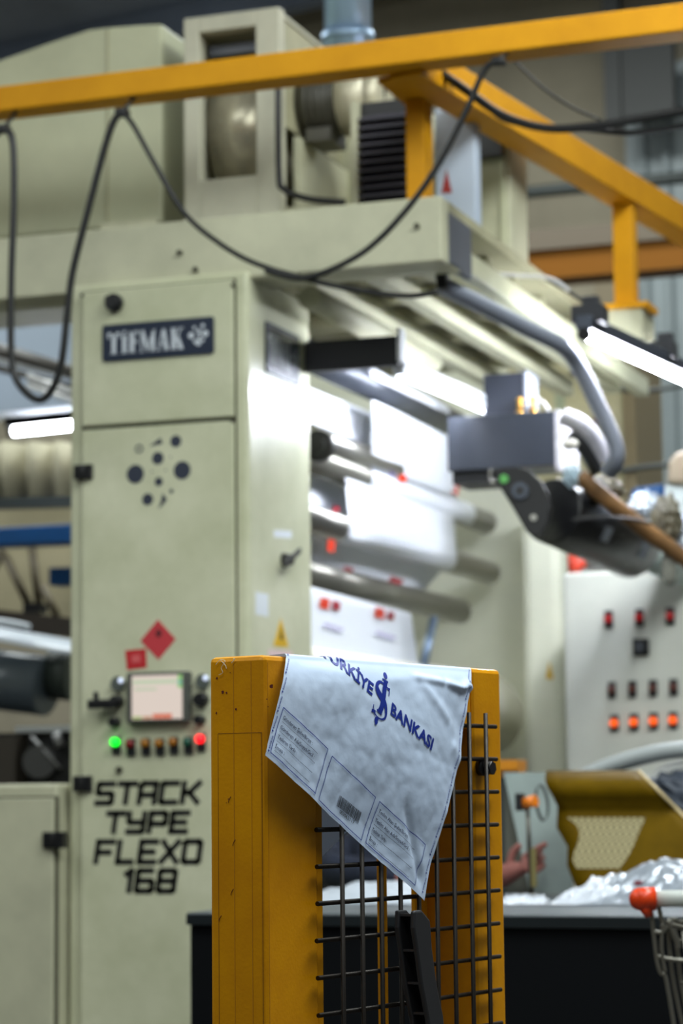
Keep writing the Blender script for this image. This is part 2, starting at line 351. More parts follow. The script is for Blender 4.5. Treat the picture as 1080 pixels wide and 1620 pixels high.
part('lever', MB().box(p.x - 0.085, p.x, YD - 0.042, YD - 0.024, p.z - 0.018, p.z + 0.008).cyl((p.x - 0.062, YD - 0.03, p.z), (p.x - 0.062, YD - 0.03, p.z + 0.03), 0.008), BLACK, kk, bevel=0.003)
knob(184, 1143, 0.014, BLACK); knob(320, 1107, 0.02, BLACK); knob(318, 1139, 0.014, BLACK); knob(189, 1218, 0.010, SEAM, 0.01)
LED = mat('white_indicator', (210, 220, 240), 0.3, emit=0.8, ecol=(205, 215, 240))
for px, py in ((188, 1082), (322, 1078)):
    p = yy(px, py, YD)
    k = part('indicator_lamp', MB().cyl((p.x, YD + 0.002, p.z), (p.x, YD - 0.012, p.z), 0.021), mat('grey_ring', (84, 90, 84), 0.4), colm)
    p2 = yy(px + 6, py - 5, YD); part('lens', MB().ball((p2.x, YD - 0.014, p2.z), 0.0075, 0.006, 0.0075), LED, k)
def flat(poly, m, name, parent, f, label=None, off=V((0, 0, 0)), vec=None):
    pts = [f(*p) + off for p in poly]; return part(name, MB().prism(pts, vec), m, parent, label=label)
fY = lambda x, y: yy(x, y, YD)
REDST = mat('red_sticker', (188, 56, 62), 0.5)
st = flat([(250, 980), (278, 1011), (251, 1044), (222, 1014)], REDST, 'hazard_sticker', colm, fY, 'red diamond hazard sticker', vec=V((0, -0.001, 0)))
flat([(246, 1002), (251, 994), (257, 1002), (253, 1008), (248, 1008)], mat('sticker_mark', (90, 24, 30), 0.6), 'sticker_symbol', st, fY, vec=V((0, -0.0018, 0)))
st = flat([(198, 1029), (231, 1026), (232, 1056), (201, 1060)], mat('red_sticker_bright', (184, 34, 40), 0.5), 'warning_sticker', colm, fY, 'small red square sticker', vec=V((0, -0.001, 0)))
flat([(208, 1037), (222, 1035), (223, 1047), (209, 1049)], mat('sticker_pink', (206, 92, 92), 0.5), 'sticker_symbol', st, fY, vec=V((0, -0.0018, 0)))
# --- side face
fX = lambda x, y: xx(x, y, XS)
n = V((0.001, 0, 0))
a, b = fX(419, 598), fX(470, 516); c = fX(445, 560)
plate(colm, V((XS, a.y, c.z - 0.075)), V((0, 1, 0)), V((1, 0, 0)), b.y - a.y, 0.15, 'dark blue maker plate on the column side')
WST = mat('white_sticker', (218, 224, 230), 0.5)
flat([(433, 838), (461, 840), (461, 852), (433, 850)], WST, 'label_sticker', colm, fX, vec=n)
flat([(404, 936), (424, 940), (424, 976), (404, 972)], WST, 'label_sticker', colm, fX, vec=n)
flat([(424, 1027), (462, 1030), (462, 1060), (424, 1057)], mat('pink_sticker', (222, 196, 196), 0.5), 'label_sticker', colm, fX, vec=n)
ws = flat([(444, 978), (456, 1024), (432, 1022)], mat('warning_yellow', (214, 170, 10), 0.5), 'warning_triangle', colm, fX, vec=n)
flat([(444, 992), (447, 1012), (442, 1012)], SEAM, 'warning_symbol', ws, fX, vec=n * 2)
c = fX(448, 886)
part('door_latch', MB().cyl(c, c + V((0.03, 0, 0)), 0.022, 0.014, n=14).obox(c + V((0.02, -0.055, -0.028)), V((0.008, 0, 0)), V((0, 0.13, 0.055)), V((0, 0, 0.015))), BLACK, colm)

# ------------------------------------------------------------------ low cabinet to the left of the column
zc = yy(50, 1240, 6.25).z
lc = thing('low_cabinet', 'low cream cabinet with a door beside the control column', 'cabinet', (-3.6, 6.55, 0))
part('body', MB().box(-4.2, XL - 0.006, 6.25, 6.8, 0, zc), CREAM2, lc, bevel=0.01)
xr2 = yy(87, 1500, 6.25).x; zt2 = yy(50, 1263, 6.25).z
part('door_gap', MB().box(-4.1, xr2 + 0.006, 6.247, 6.26, 0.1, zt2 + 0.006), SEAM, lc)
part('door', MB().box(-4.094, xr2, 6.236, 6.262, 0.106, zt2), CREAM2, lc, bevel=0.003)
hinge(86, 1329, 0.066, 0.046, lc, 6.236)

# ------------------------------------------------------------------ overhead bridge of the press
ZB0, ZB1, XR = 2.738, 2.925, -1.973
br = thing('press_bridge', 'cream overhead bridge spanning the press above the control column', 'press frame', (-2.6, 7.4, ZB0))
part('fascia', MB().box(-5.2, XR, 6.33, 6.40, ZB0, ZB1), CREAM2, br, bevel=0.006)
part('top_deck', MB().box(-3.15, XR - 0.002, 6.40, 8.9, ZB1 - 0.03, ZB1), CREAMD, br)
part('end_plate', MB().box(XR - 0.02, XR, 6.40, 6.62, ZB0 + 0.005, ZB1 - 0.031), GREY, br)
part('side_rail', MB().box(XR - 0.05, XR - 0.001, 6.401, 8.95, ZB0 + 0.02, ZB0 + 0.085), CREAM, br, bevel=0.004)
part('bottom_flange', MB().box(-5.2, XR, 6.405, 6.50, ZB0 + 0.001, ZB0 + 0.012), CREAM2, br)
for x in (-2.10, -2.28, -2.49):
    part('underside_beam', MB().box(x - 0.025, x + 0.025, 6.505, 8.9, ZB0 + 0.03, ZB0 + 0.09), CREAM2, br)
for y in (6.75, 7.0, 7.3, 7.62, 8.0, 8.5):
    part('cross_bar', MB().cyl((-3.14, y, ZB0 + 0.125), (XR - 0.055, y, ZB0 + 0.125), 0.03), CREAMD, br)
part('pipe', MB().cyl((-2.44, 6.52, ZB0 - 0.03), (-2.44, 7.7, ZB0 - 0.03), 0.035), CREAM2, br)
for px, py in ((285, 400), (310, 427), (660, 358)):
    c = yy(px, py, 6.33); part('bolt', MB().cyl((c.x, 6.331, c.z), (c.x, 6.318, c.z), 0.008, n=6), SEAM, br)

# hood (big tapered box at the left) standing on the bridge
def yprism(poly, Y, d): return MB().prism([yy(px, py, Y) for px, py in poly], V((0, d, 0)))
hd = thing('exhaust_hood', 'large cream exhaust hood with a curved top at upper left', 'hood', (-3.6, 7.2, ZB1))
pts = [V((-4.6, 6.6, ZB1 + 0.07)), V((-2.985, 6.6, ZB1 + 0.07))] + [yy(px, py, 6.6) for px, py in ((256, 37), (215, 39), (175, 42), (140, 46), (90, 62), (45, 78), (0, 94))]
pts.append(V((-4.6, 6.6, pts[-1].z - 0.35)))
pts[1].x = pts[2].x
part('hood_body', MB().prism(pts, V((0, 1.0, 0))), mat('hood_green_cream', (190, 192, 160), 0.5, var=0.12, vscale=1.5), hd, bevel=0.01)
part('hood_base', MB().box(-4.6, pts[1].x - 0.01, 6.62, 7.58, ZB1, ZB1 + 0.07), CREAM2, hd)
part('dark_gap', MB().box(-4.6, yy(170, 350, 6.6).x, 6.585, 6.62, ZB1 + 0.005, ZB1 + 0.03), SEAM, hd)
x = yy(170, 200, 6.6).x
part('panel_seam', MB().box(x - 0.003, x + 0.003, 6.597, 6.61, ZB1 + 0.09, yy(172, 46, 6.6).z), CREAMD, hd)
part('base_lip', MB().box(x, pts[1].x, 6.55, 6.62, ZB1, ZB1 + 0.075), CREAM2, hd)

# blower housing
YBW = 6.55
a, b = yy(291, 303, YBW), yy(441, 15, YBW); x0, x1 = a.x, b.x; z0, z1 = ZB1 + 0.05, (yy(291, 25, YBW).z + yy(441, 15, YBW).z) / 2
i0, i1 = yy(315, 200, YBW).x, yy(405, 200, YBW).x; j0, j1 = yy(360, 281, YBW).z, yy(360, 46, YBW).z
bw = thing('blower_housing', 'cream sheet metal blower housing with an open front and round fan casing', 'blower', ((x0 + x1) / 2, 6.9, ZB1))
CREAMB = mat('blower_cream', (196, 194, 172), 0.5, var=0.1, vscale=4)
part('front_frame', MB().box(x0, i0, YBW, YBW + 0.05, z0, z1).box(i1, x1, YBW, YBW + 0.05, z0, z1).box(i0, i1, YBW, YBW + 0.05, z0, j0).box(i0, i1, YBW, YBW + 0.05, j1, z1), CREAMB, bw, bevel=0.003)
part('side_panel', MB().box(x0, x0 + 0.01, YBW + 0.05, YBW + 0.62, z0, z1), CREAMB, bw)
part('side_panel', MB().box(x1 - 0.01, x1, YBW + 0.05, YBW + 0.62, z0 + 0.28, z1 - 0.03), CREAMD, bw)
part('back_panel', MB().box(x0 + 0.01, x1 - 0.01, YBW + 0.6, YBW + 0.62, z0, z1), CREAMD, bw)
part('top_panel', MB().box(x0 + 0.01, x1 - 0.01, YBW + 0.05, YBW + 0.6, z1 - 0.012, z1), CREAMB, bw)
part('base_pad', MB().box(x0 + 0.0, x0 + 0.055, YBW, YBW + 0.1, ZB1, z0), BLACK, bw); part('base_pad', MB().box(x1 - 0.055, x1, YBW, YBW + 0.1, ZB1, z0), BLACK, bw)
part('base_pad', MB().box(x0, x1, YBW + 0.5, YBW + 0.6, ZB1, z0), BLACK, bw)
zc_ = (j0 + j1) / 2 - 0.03
part('fan_casing', MB().cyl((i0 - 0.01, YBW + 0.28, zc_), (i1 + 0.02, YBW + 0.28, zc_), 0.20, n=40), mat('casing_metal', (206, 198, 170), 0.22, metal=0.35, var=0.2, vscale=7), bw)
part('inner_bar', MB().box(i0, i1, YBW + 0.08, YBW + 0.12, j1 - 0.05, j1 - 0.02), GREY, bw)
# side bracing and motor of the blower
xm = x1
part('brace_frame', MB().box(xm, xm + 0.035, YBW + 0.55, YBW + 0.62, z0, z0 + 0.36).box(xm, xm + 0.03, YBW + 0.05, YBW + 0.6, z0, z0 + 0.03).box(xm + 0.005, xm + 0.02, YBW + 0.1, YBW + 0.55, z0 + 0.03, z0 + 0.26), CREAM2, bw)
mz = yy(520, 165, 6.76).z; ma, mb_ = yy(462, 165, 6.76), yy(600, 160, 6.76)
mo = thing('blower_motor', 'grey electric motor mounted on the side of the blower housing', 'motor', ((ma.x + mb_.x) / 2, 6.76, mz - 0.1))
part('motor_body', MB().cyl((x1 + 0.002, 6.76, mz), (ma.x + 0.17, 6.76, mz), 0.095, n=28), mat('dark_motor', (70, 68, 58), 0.45), mo)
for k in range(8):
    xk = x1 + 0.03 + k * 0.02
    part('cooling_fin', MB().cyl((xk, 6.76, mz), (xk + 0.008, 6.76, mz), 0.103, n=28), MATS['dark_motor'], mo)
part('fan_cover', MB().cyl((ma.x + 0.171, 6.76, mz), (mb_.x - 0.02, 6.76, mz), 0.105, n=28).cyl((mb_.x - 0.02, 6.76, mz), (mb_.x + 0.02, 6.76, mz), 0.105, 0.08, n=28), mat('motor_cover', (176, 170, 146), 0.4, metal=0.2), mo)
part('foot_plate', MB().box(x1 + 0.03, ma.x + 0.15, 6.69, 6.83, mz - 0.13, mz - 0.09), MATS['dark_motor'], mo)

# louvered unit
YL = 6.62
a, b = yy(556, 318, YL), yy(650, 150, YL)
lv = thing('louvre_unit', 'dark louvred vent unit standing on the bridge behind the yellow post', 'vent', ((a.x + b.x) / 2, YL + 0.2, ZB1))
part('frame', MB().box(a.x, a.x + 0.02, YL, YL + 0.3, ZB1, b.z).box(a.x + 0.02, b.x, YL + 0.04, YL + 0.3, ZB1, b.z), CREAM2, lv)
part('recess', MB().box(a.x + 0.022, b.x, YL + 0.03, YL + 0.039, ZB1, b.z), BLACK, lv)
for k in range(13):
    z = ZB1 + 0.015 + k * 0.026
    if z > b.z - 0.03: break
    part('louvre_slat', MB().hexa([(a.x + 0.022, YL, z), (b.x, YL, z), (b.x, YL + 0.028, z + 0.016), (a.x + 0.022, YL + 0.028, z + 0.016), (a.x + 0.022, YL, z + 0.005), (b.x, YL, z + 0.005), (b.x, YL + 0.028, z + 0.021), (a.x + 0.022, YL + 0.028, z + 0.021)]), mat('dark_slat', (64, 62, 70), 0.45), lv)

# electrical box and post right of it
YE = 6.72
a, b = yy(690, 415, YE), yy(750, 165, YE)
eb = thing('electrical_box', 'pale grey electrical box with a small red warning triangle', 'electrical box', ((a.x + b.x) / 2, YE + 0.15, ZB1))
part('body', MB().box(a.x, b.x, YE, YE + 0.06, ZB1, b.z), mat('pale_grey_box', (178, 190, 206), 0.45), eb, bevel=0.006)
flat([(706, 268), (715, 305), (698, 306)], mat('red_triangle', (150, 48, 44), 0.5), 'warning_triangle', eb, lambda x, y: yy(x, y, YE), vec=V((0, -0.001, 0)))
a, b = yy(754, 440, 7.1), yy(806, 225, 7.1)
sp = thing('press_upright', 'cream sheet metal upright behind the electrical box', 'upright', ((a.x + b.x) / 2, 7.2, ZB0 + 0.086))
part('front_sheet', MB().box(a.x, b.x, 7.1, 7.3, ZB1, b.z + 0.05), CREAM2, sp, bevel=0.008)
part('edge_strip', MB().box(b.x - 0.03, b.x - 0.018, 7.09, 7.1, ZB1, b.z + 0.05), CREAM, sp)
part('black_clamp', MB().box(a.x - 0.03, a.x + 0.1, 7.05, 7.09, b.z - 0.05, b.z + 0.04), BLACK, sp)
# round duct above the blower
a = yy(550, 40, 7.5)
du = thing('ventilation_duct', 'blue grey galvanised duct rising above the blower', 'duct', (a.x, 7.5, yy(550, 90, 7.5).z))
part('duct_pipe', MB().cyl((a.x, 7.5, a.z - 0.3), (a.x, 7.5, roof_z(a.x)), 0.08, n=32), mat('galvanised', (150, 176, 204), 0.35, metal=0.5), du)
part('duct_collar', MB().cyl((a.x, 7.5, a.z - 0.06), (a.x, 7.5, a.z - 0.03), 0.09, n=32), MATS['galvanised'], du)
part('duct_stand', MB().box(a.x - 0.09, a.x + 0.09, 7.41, 7.59, ZB1, a.z - 0.29), CREAMD, du)

# ------------------------------------------------------------------ yellow crane gantry
ga = thing('crane_gantry', 'yellow steel crane gantry running over the press', 'gantry', (-2.0, 6.2, ZB1))
part('main_beam', MB().box(-4.6, 0.8, 6.15, 6.25, 3.258, 3.335), YELD, ga, bevel=0.006)
p0, p1 = yy(642, 310, 6.43).x, yy(673, 310, 6.43).x
part('post', MB().box(p0, p1, 6.43, 6.51, ZB1, 3.258), YELD, ga, bevel=0.006)
part('post_plate', MB().box(p0 - 0.02, p1 + 0.02, 6.25, 6.53, 3.245, 3.2585), YELD, ga)
S = zz(690, 133, 3.24); Eb = zz(950, 287, 3.24); d2 = (Eb - S).normalized()
s2 = V((d2.y, -d2.x, 0))
S2 = S - d2 * 0.1; L2 = (Eb - S).length + 1.25
part('cross_beam', MB().obox(S2 - s2 * 0.10, s2 * 0.10, d2 * L2, V((0, 0, 0.10))), YELD, ga, bevel=0.004)
pc = Eb + d2 * 0.34 - s2 * 0.05
ww = 0.035
zp2 = yy(975, 487, pc.y).z
part('post', MB().box(pc.x - ww, pc.x + ww, pc.y - ww, pc.y + ww, zp2, 3.24), YELD, ga, bevel=0.005)
part('foot_plate', MB().box(pc.x - 0.09, pc.x + 0.09, pc.y - 0.08, pc.y + 0.08, zp2 - 0.02, zp2), YELD, ga)
part('pad_block', MB().box(pc.x - 0.08, pc.x + 0.07, pc.y - 0.07, pc.y + 0.10, zp2 - 0.16, zp2 - 0.02), CREAM2, ga)
a = yy(830, 415, 11.2); b = yy(1080, 408, 11.2)
part('rear_beam', MB().box(a.x - 1, b.x + 1.5, 11.2, 11.4, a.z - 0.09, a.z + 0.05), mat('crane_paint_darkened', (112, 68, 2), 0.6, spec=0.2), ga)  # crane yellow darkened to offset the strong rear light
part('rear_rail', MB().box(a.x - 1, b.x + 1.5, 11.18, 11.42, a.z + 0.051, a.z + 0.15), mat('brown_rail', (86, 76, 62), 0.6), ga)

# festoon cables hanging from the gantry
def cable(px, label, Y=6.08, r=0.0085, grp=None, k=8, m=CABLE, D=None):
    pts = [(dd(x, y, D) if D else yy(x, y, Y)) for x, y in px]
    return solo('cable', MB().tube(pts, r, k=k), m, label, 'cable', grp)
cable([(-20, 225), (5, 206), (20, 225), (22, 320), (18, 440), (18, 560), (28, 605), (58, 632), (80, 620), (97, 575), (106, 500), (115, 430), (140, 330), (165, 235), (182, 188), (196, 180)], 'black festoon cable in a deep loop at the far left', grp=None, r=0.0105)
cable([(196, 180), (212, 200), (245, 260), (290, 335), (340, 380), (400, 415), (480, 440), (560, 458), (640, 468), (692, 462)], 'black cable sagging from the gantry across the column top', r=0.0075)
cable([(420, 428), (470, 440), (515, 430), (580, 395), (640, 335), (690, 265), (735, 180), (762, 118), (778, 100), (800, 100)], 'black cable rising to the right end of the yellow gantry beam', Y=6.07, r=0.0085)
for px, lab in (((196, 180), 'black cable trolley under the gantry beam above the column'), ((8, 206), 'black cable trolley at the far left of the gantry beam'), ((790, 100), 'black cable trolley at the right of the gantry beam')):
    c = yy(*px, 6.10)
    t = thing('cable_trolley', lab, 'trolley', (c.x, 6.14, c.z - 0.02))
    part('clamp', MB().box(c.x - 0.018, c.x + 0.018, 6.07, 6.11, c.z - 0.008, c.z + 0.012), BLACK, t, bevel=0.006)
    part('hanger', MB().cyl((c.x, 6.10, c.z + 0.012), (c.x, 6.17, 3.2575), 0.006, n=10), BLACK, t)
cable([(690, 110), (740, 145), (800, 185), (870, 203), (950, 198), (1010, 188), (1100, 172)], 'thick black cable bundle slung behind the gantry at upper right', Y=6.36, r=0.0125)
cable([(700, 118), (760, 160), (800, 190), (860, 200), (930, 205), (1000, 210), (1100, 195)], 'thinner black cable slung under the thick bundle at upper right', Y=6.40, r=0.008)
cable([(812, 95), (860, 140), (905, 170), (950, 190)], 'thin dark cable descending from the gantry at upper right', Y=6.42, r=0.004)
cable([(440, 120), (441, 270), (450, 300), (490, 315), (545, 320)], 'black cable dropping beside the blower housing', Y=6.5, r=0.010)
cable([(610, 120), (600, 200), (606, 230)], 'short black cable at the blower motor', Y=6.75, r=0.008)

# ------------------------------------------------------------------ far side frame of the press, rollers and web
ff = thing('far_press_frame', 'cream side frame of the press behind the rollers', 'press frame', (-2.6, 9.1, 0))
YF = 9.2
pts = [V((-3.9, YF, 0)), V((yy(830, 1300, YF).x, YF, 0)), yy(830, 800, YF), yy(800, 700, YF), yy(790, 560, YF), yy(775, 525, YF), yy(750, 508, YF), yy(480, 512, YF), V((-3.9, YF, 2.7))]
FAR_LIT = mat('cream_paint_lit', (234, 235, 214), 0.3, var=0.06, vscale=2, coat=0.3)  # same cream paint made whiter in place of brighter light on the frame
part('side_plate', MB().prism(pts, V((0, 0.12, 0))), FAR_LIT, ff)
a, b = yy(822, 800, 8.8), yy(884, 800, 8.8)
part('upright', MB().box(a.x, b.x, 8.8, 9.19, 0, yy(850, 790, 8.8).z), FAR_LIT, ff, bevel=0.035)
flat([(869, 1045), (875, 1074), (863, 1074)], MATS['warning_yellow'], 'warning_triangle', ff, lambda x, y: yy(x, y, 8.798), vec=V((0, -0.001, 0)))

def roller(mx, my, r, ya, yb, m, label, ym=8.0, name='roller'):
    c = yy(mx, my, ym); t = thing(name, label, 'roller', (c.x, (ya + yb) / 2, c.z - r))
    part('barrel', MB().cyl((c.x, ya, c.z), (c.x, yb, c.z), r, n=36), m, t)
    part('journal', MB().cyl((c.x, ya - 0.04, c.z), (c.x, ya, c.z), r * 0.5), STEELD, t)
    part('journal', MB().cyl((c.x, yb, c.z), (c.x, min(yb + 0.06, 9.2), c.z), r * 0.5), STEELD, t)
    return c
RO = mat('grey_roller', (120, 118, 108), 0.3, metal=0.6)
c0 = roller(652, 640, 0.050, 6.9, 8.52, mat('dark_roller', (62, 66, 74), 0.35, metal=0.3), 'dark roller at the top of the white web below the light bar')
c2 = roller(628, 776, 0.045, 6.9, 9.1, RO, 'steel roller turning the web below the bright upper sheet')
c1 = roller(545, 712, 0.042, 7.05, 7.9, STEEL, 'short bright steel roller next to the column behind the web', 7.4)
c3 = roller(640, 866, 0.045, 6.9, 9.05, STEEL, 'steel roller at the lower edge of the hanging white sheet')
c4 = roller(620, 943, 0.048, 6.9, 8.8, RO, 'thick grey roller above the lowest white sheet')
p = yy(502, 705, 7.0)
solo('bearing', MB().cyl((p.x, 7.0, p.z), (p.x, 7.03, p.z), 0.05).cyl((p.x, 6.99, p.z), (p.x, 7.0, p.z), 0.025), BLACK, 'black round bearing beside the column at the bright steel roller', 'bearing')
c5 = yy(620, 1118, 8.0)
solo('paper_roll', MB().cyl((c5.x, 6.9, c5.z), (c5.x, 9.1, c5.z), 0.165, n=48), mat('roll_white', (236, 234, 224), 0.4), 'big white roll at the bottom of the press behind the yellow gate', 'roll')

web = thing('film_web', 'bright white printed film web running over the press rollers', 'web', (c2.x, 7.3, c4.z - 0.4))
def wsheet(name, top, bot, xt, xb, curve=0.0, m=PAPER, nrow=8):
    rows = []
    for i in range(nrow + 1):
        f = i / nrow; X = xt + (xb - xt) * f + curve * math.sin(math.pi * f)
        n_, f_ = [(top[k][0] + (bot[k][0] - top[k][0]) * f, top[k][1] + (bot[k][1] - top[k][1]) * f) for k in (0, 1)]
        A, B = xx(*n_, X), xx(*f_, X); rows.append([A + (B - A) * (j / 6) for j in range(7)])
    return part(name, MB().grid(rows), m, web, solid=0.0012)
def wrap(name, c, r, ya, yb, a0, a1):
    rows = [[V((c.x + r * math.cos(R(a0 + (a1 - a0) * i / 10)), ya + (yb - ya) * j / 4, c.z + r * math.sin(R(a0 + (a1 - a0) * i / 10)))) for j in range(5)] for i in range(11)]
    return part(name, MB().grid(rows), PAPER, web, solid=0.0012)
xa, xb = c0.x + 0.0525, c2.x + 0.047
s1 = wsheet('upper_sheet', ((588, 632), (710, 690)), ((588, 742), (722, 790)), xa, xb)
y1a, y1b = xx(588, 632, xa).y, xx(712, 690, xa).y
wrap('top_turn', c0, 0.0525, y1a, y1b, 0, 150)
wrap('roller_turn', c2, 0.0475, xx(590, 745, xb).y, xx(752, 800, xb).y, -60, 60)
wrap('lower_turn', c3, 0.0475, xx(554, 852, c3.x + 0.048).y, xx(723, 888, c3.x + 0.048).y, 30, -110)
s1b = wsheet('rear_sheet', ((480, 610), (592, 655)), ((480, 680), (592, 722)), xa - 0.10, xa - 0.10)
s2w = wsheet('middle_sheet', ((546, 752), (717, 806)), ((554, 852), (723, 888)), c2.x + 0.030, c3.x + 0.048)
wsheet('rear_middle_sheet', ((480, 735), (560, 775)), ((480, 815), (560, 845)), c2.x - 0.08, c3.x - 0.06)
s3w = wsheet('lower_rear_sheet', ((485, 835), (705, 895)), ((485, 915), (660, 945)), c3.x - 0.01, c4.x - 0.02, curve=-0.02)
s4w = wsheet('lowest_sheet', ((480, 925), (650, 970)), ((480, 1040), (664, 1075)), c4.x + 0.049, c4.x + 0.056)
def mark(px, py, w_, h_, X, m, parent):
    pts = [xx(px, py, X + 0.004), xx(px + w_, py + w_ * 0.33, X + 0.004), xx(px + w_ * 0.8, py + w_ * 0.33 + h_, X + 0.004), xx(px - w_ * 0.2, py + h_, X + 0.004)]
    part('print_mark', MB().add(pts, [(0, 1, 2, 3)]), m, parent)
mark(632, 747, 12, 13, xb + 0.003, REDI, s1); mark(716, 764, 10, 16, xb + 0.004, REDI, s1); mark(617, 744, 7, 8, xb + 0.003, mat('grey_ink', (120, 110, 150), 0.5), s1)
mark(519, 851, 12, 20, c3.x + 0.012, REDI, s3w); mark(545, 895, 14, 10, c4.x + 0.02, PINKI, s3w); mark(618, 911, 20, 10, c4.x + 0.02, PINKI, s3w); mark(528, 800, 9, 10, c3.x, PINKI, s3w)
mark(508, 944, 14, 16, c4.x + 0.054, REDI, s4w); mark(527, 949, 12, 14, c4.x + 0.054, PINKI, s4w); mark(595, 960, 14, 15, c4.x + 0.054, REDI, s4w); mark(614, 966, 10, 12, c4.x + 0.054, PINKI, s4w)
LI = mat('pale_ink', (200, 196, 222), 0.5)
mark(515, 985, 30, 5, c4.x + 0.056, LI, s4w); mark(598, 998, 30, 5, c4.x + 0.056, LI, s4w)
a, b = xx(686, 978, c4.x + 0.06), xx(668, 1060, c4.x + 0.06)
solo('strut', MB().cyl(a, b, 0.016), mat('blue_steel', (120, 138, 160), 0.3, metal=0.6), 'blue grey rod below the thick grey roller', 'rod')

# inspection light bar and its black bracket
lb = thing('light_bar', 'long white inspection light bar on a black bracket above the web', 'lamp', (-2.2, 7.3, 2.50))
a, b = yy(484, 597, 6.78), yy(632, 538, 6.78)
part('bracket', MB().box(XS + 0.0015, b.x, 6.76, 6.79, a.z + 0.012, a.z + 0.012 + 0.093), mat('black_bracket', (24, 25, 32), 0.5), lb, bevel=0.002)
part('end_cap', MB().box(b.x, b.x + 0.012, 6.75, 6.80, a.z + 0.025, a.z + 0.125), ALU, lb, bevel=0.002)
xA, zA = b.x, yy(632, 575, 6.78).z
dirB = V((0.055, 1.0, 0.0))
LEDB = mat('led_strip', (255, 255, 255), 0.3, emit=6, ecol=(236, 242, 255))
o = V((xA - 0.03, 6.80, zA - 0.03))
part('profile', MB().obox(o, dirB * 1.0, V((0.035, 0, 0)), V((0, 0, 0.050))), ALU, lb, bevel=0.003)
part('light_stop_lip', MB().obox(o + V((-0.032, 0, 0.042)), dirB * 1.0, V((0.031, 0, 0)), V((0, 0, 0.006))), ALU, lb)  # added lip, stops strip light from reaching the bridge underside
part('groove', MB().obox(o + V((0.0353, 0, 0.024)), dirB * 1.0, V((0.002, 0, 0)), V((0, 0, 0.006))), GREY, lb)
part('led_strip', MB().obox(o + V((-0.0035, 0.02, 0.004)), dirB * 0.94, V((0.003, 0, 0)), V((0, 0, 0.034))), mat('inspection_led', (255, 255, 255), 0.3, emit=80, ecol=(236, 242, 255)), lb)
part('led_strip', MB().obox(o + V((0.006, 0.02, -0.004)), dirB * 0.94, V((0.022, 0, 0)), V((0, 0, 0.0035))), LEDB, lb)

# camera box with smaller box and motor
YG = 7.45
a, b = yy(708, 740, YG), yy(876, 655, YG); c = yy(790, 700, YG)
cb = thing('inspection_box', 'blue grey rectangular box at the end of the light bar', 'machine box', ((a.x + b.x) / 2, 7.55, a.z))
zb0, zb1 = yy(790, 741, YG).z, yy(790, 655, YG).z
part('body', MB().box(a.x, b.x, YG, YG + 0.22, zb0, zb1), GREYB, cb, bevel=0.004)
part('end_plate', MB().box(b.x + 0.001, b.x + 0.02, YG + 0.0, YG + 0.24, zb0 - 0.02, zb1), mat('pale_end_plate', (214, 212, 216), 0.4, var=0.25, vscale=16), cb, bevel=0.003)
part('under_tray', MB().box(a.x + 0.01, yy(780, 700, YG).x, YG + 0.02, YG + 0.2, zb0 - 0.04, zb0), BLACKM, cb)
part('tray_hook', MB().tube([yy(776, 742, YG), yy(775, 755, YG), yy(779, 764, YG), yy(782, 758, YG)], 0.004), STEEL, cb)
a2, b2 = yy(768, 657, YG + 0.1), yy(830, 590, YG + 0.1)
sb = thing('sensor_box', 'small dark grey box standing on the blue grey box', 'machine box', ((a2.x + b2.x) / 2, YG + 0.2, zb1))
part('body', MB().box(a2.x, b2.x, YG + 0.08, YG + 0.21, zb1, b2.z), mat('dark_grey_box', (58, 62, 74), 0.45), sb, bevel=0.003)
part('side_cover', MB().box(b2.x + 0.001, b2.x + 0.012, YG + 0.075, YG + 0.215, zb1 + 0.03, b2.z + 0.004), mat('silver_cover', (150, 156, 170), 0.35, metal=0.4), sb, bevel=0.002)
BR_ = mat('brass', (206, 160, 84), 0.22, metal=1.0)
for px, py in ((822, 648), (843, 652)):
    c = yy(px, py, YG + 0.05); t = thing('brass_fitting', 'small brass hose fitting on the blue grey box, ' + ('left' if px < 830 else 'right') + ' of the two', 'fitting', (c.x, c.y, zb1), 'brass fittings on the box')
    part('hex', MB().cyl((c.x, c.y, zb1), (c.x, c.y, zb1 + 0.018), 0.014, n=6), BR_, t); part('nipple', MB().cyl((c.x, c.y, zb1 + 0.018), (c.x, c.y, zb1 + 0.048), 0.009, n=14).ball((c.x, c.y, zb1 + 0.05), 0.012), BR_, t)
cable([(845, 628), (862, 640), (872, 662), (880, 680)], 'thin pale hose from the brass fittings', Y=YG + 0.06, r=0.005, m=mat('pale_hose', (206, 206, 204), 0.4))
# motor
A = dd(872, 808, 7.56); Bm = dd(1000, 866, 8.02); ax = (Bm - A).normalized()
mt = thing('roller_motor', 'black cylindrical motor with a flat end plate below the blue grey box', 'motor', A - V((0, 0, 0.12)))
part('motor_tube', MB().cyl(A, Bm, 0.104, n=40), mat('motor_black', (8, 9, 12), 0.34, coat=0.1), mt, bevel=0.006)
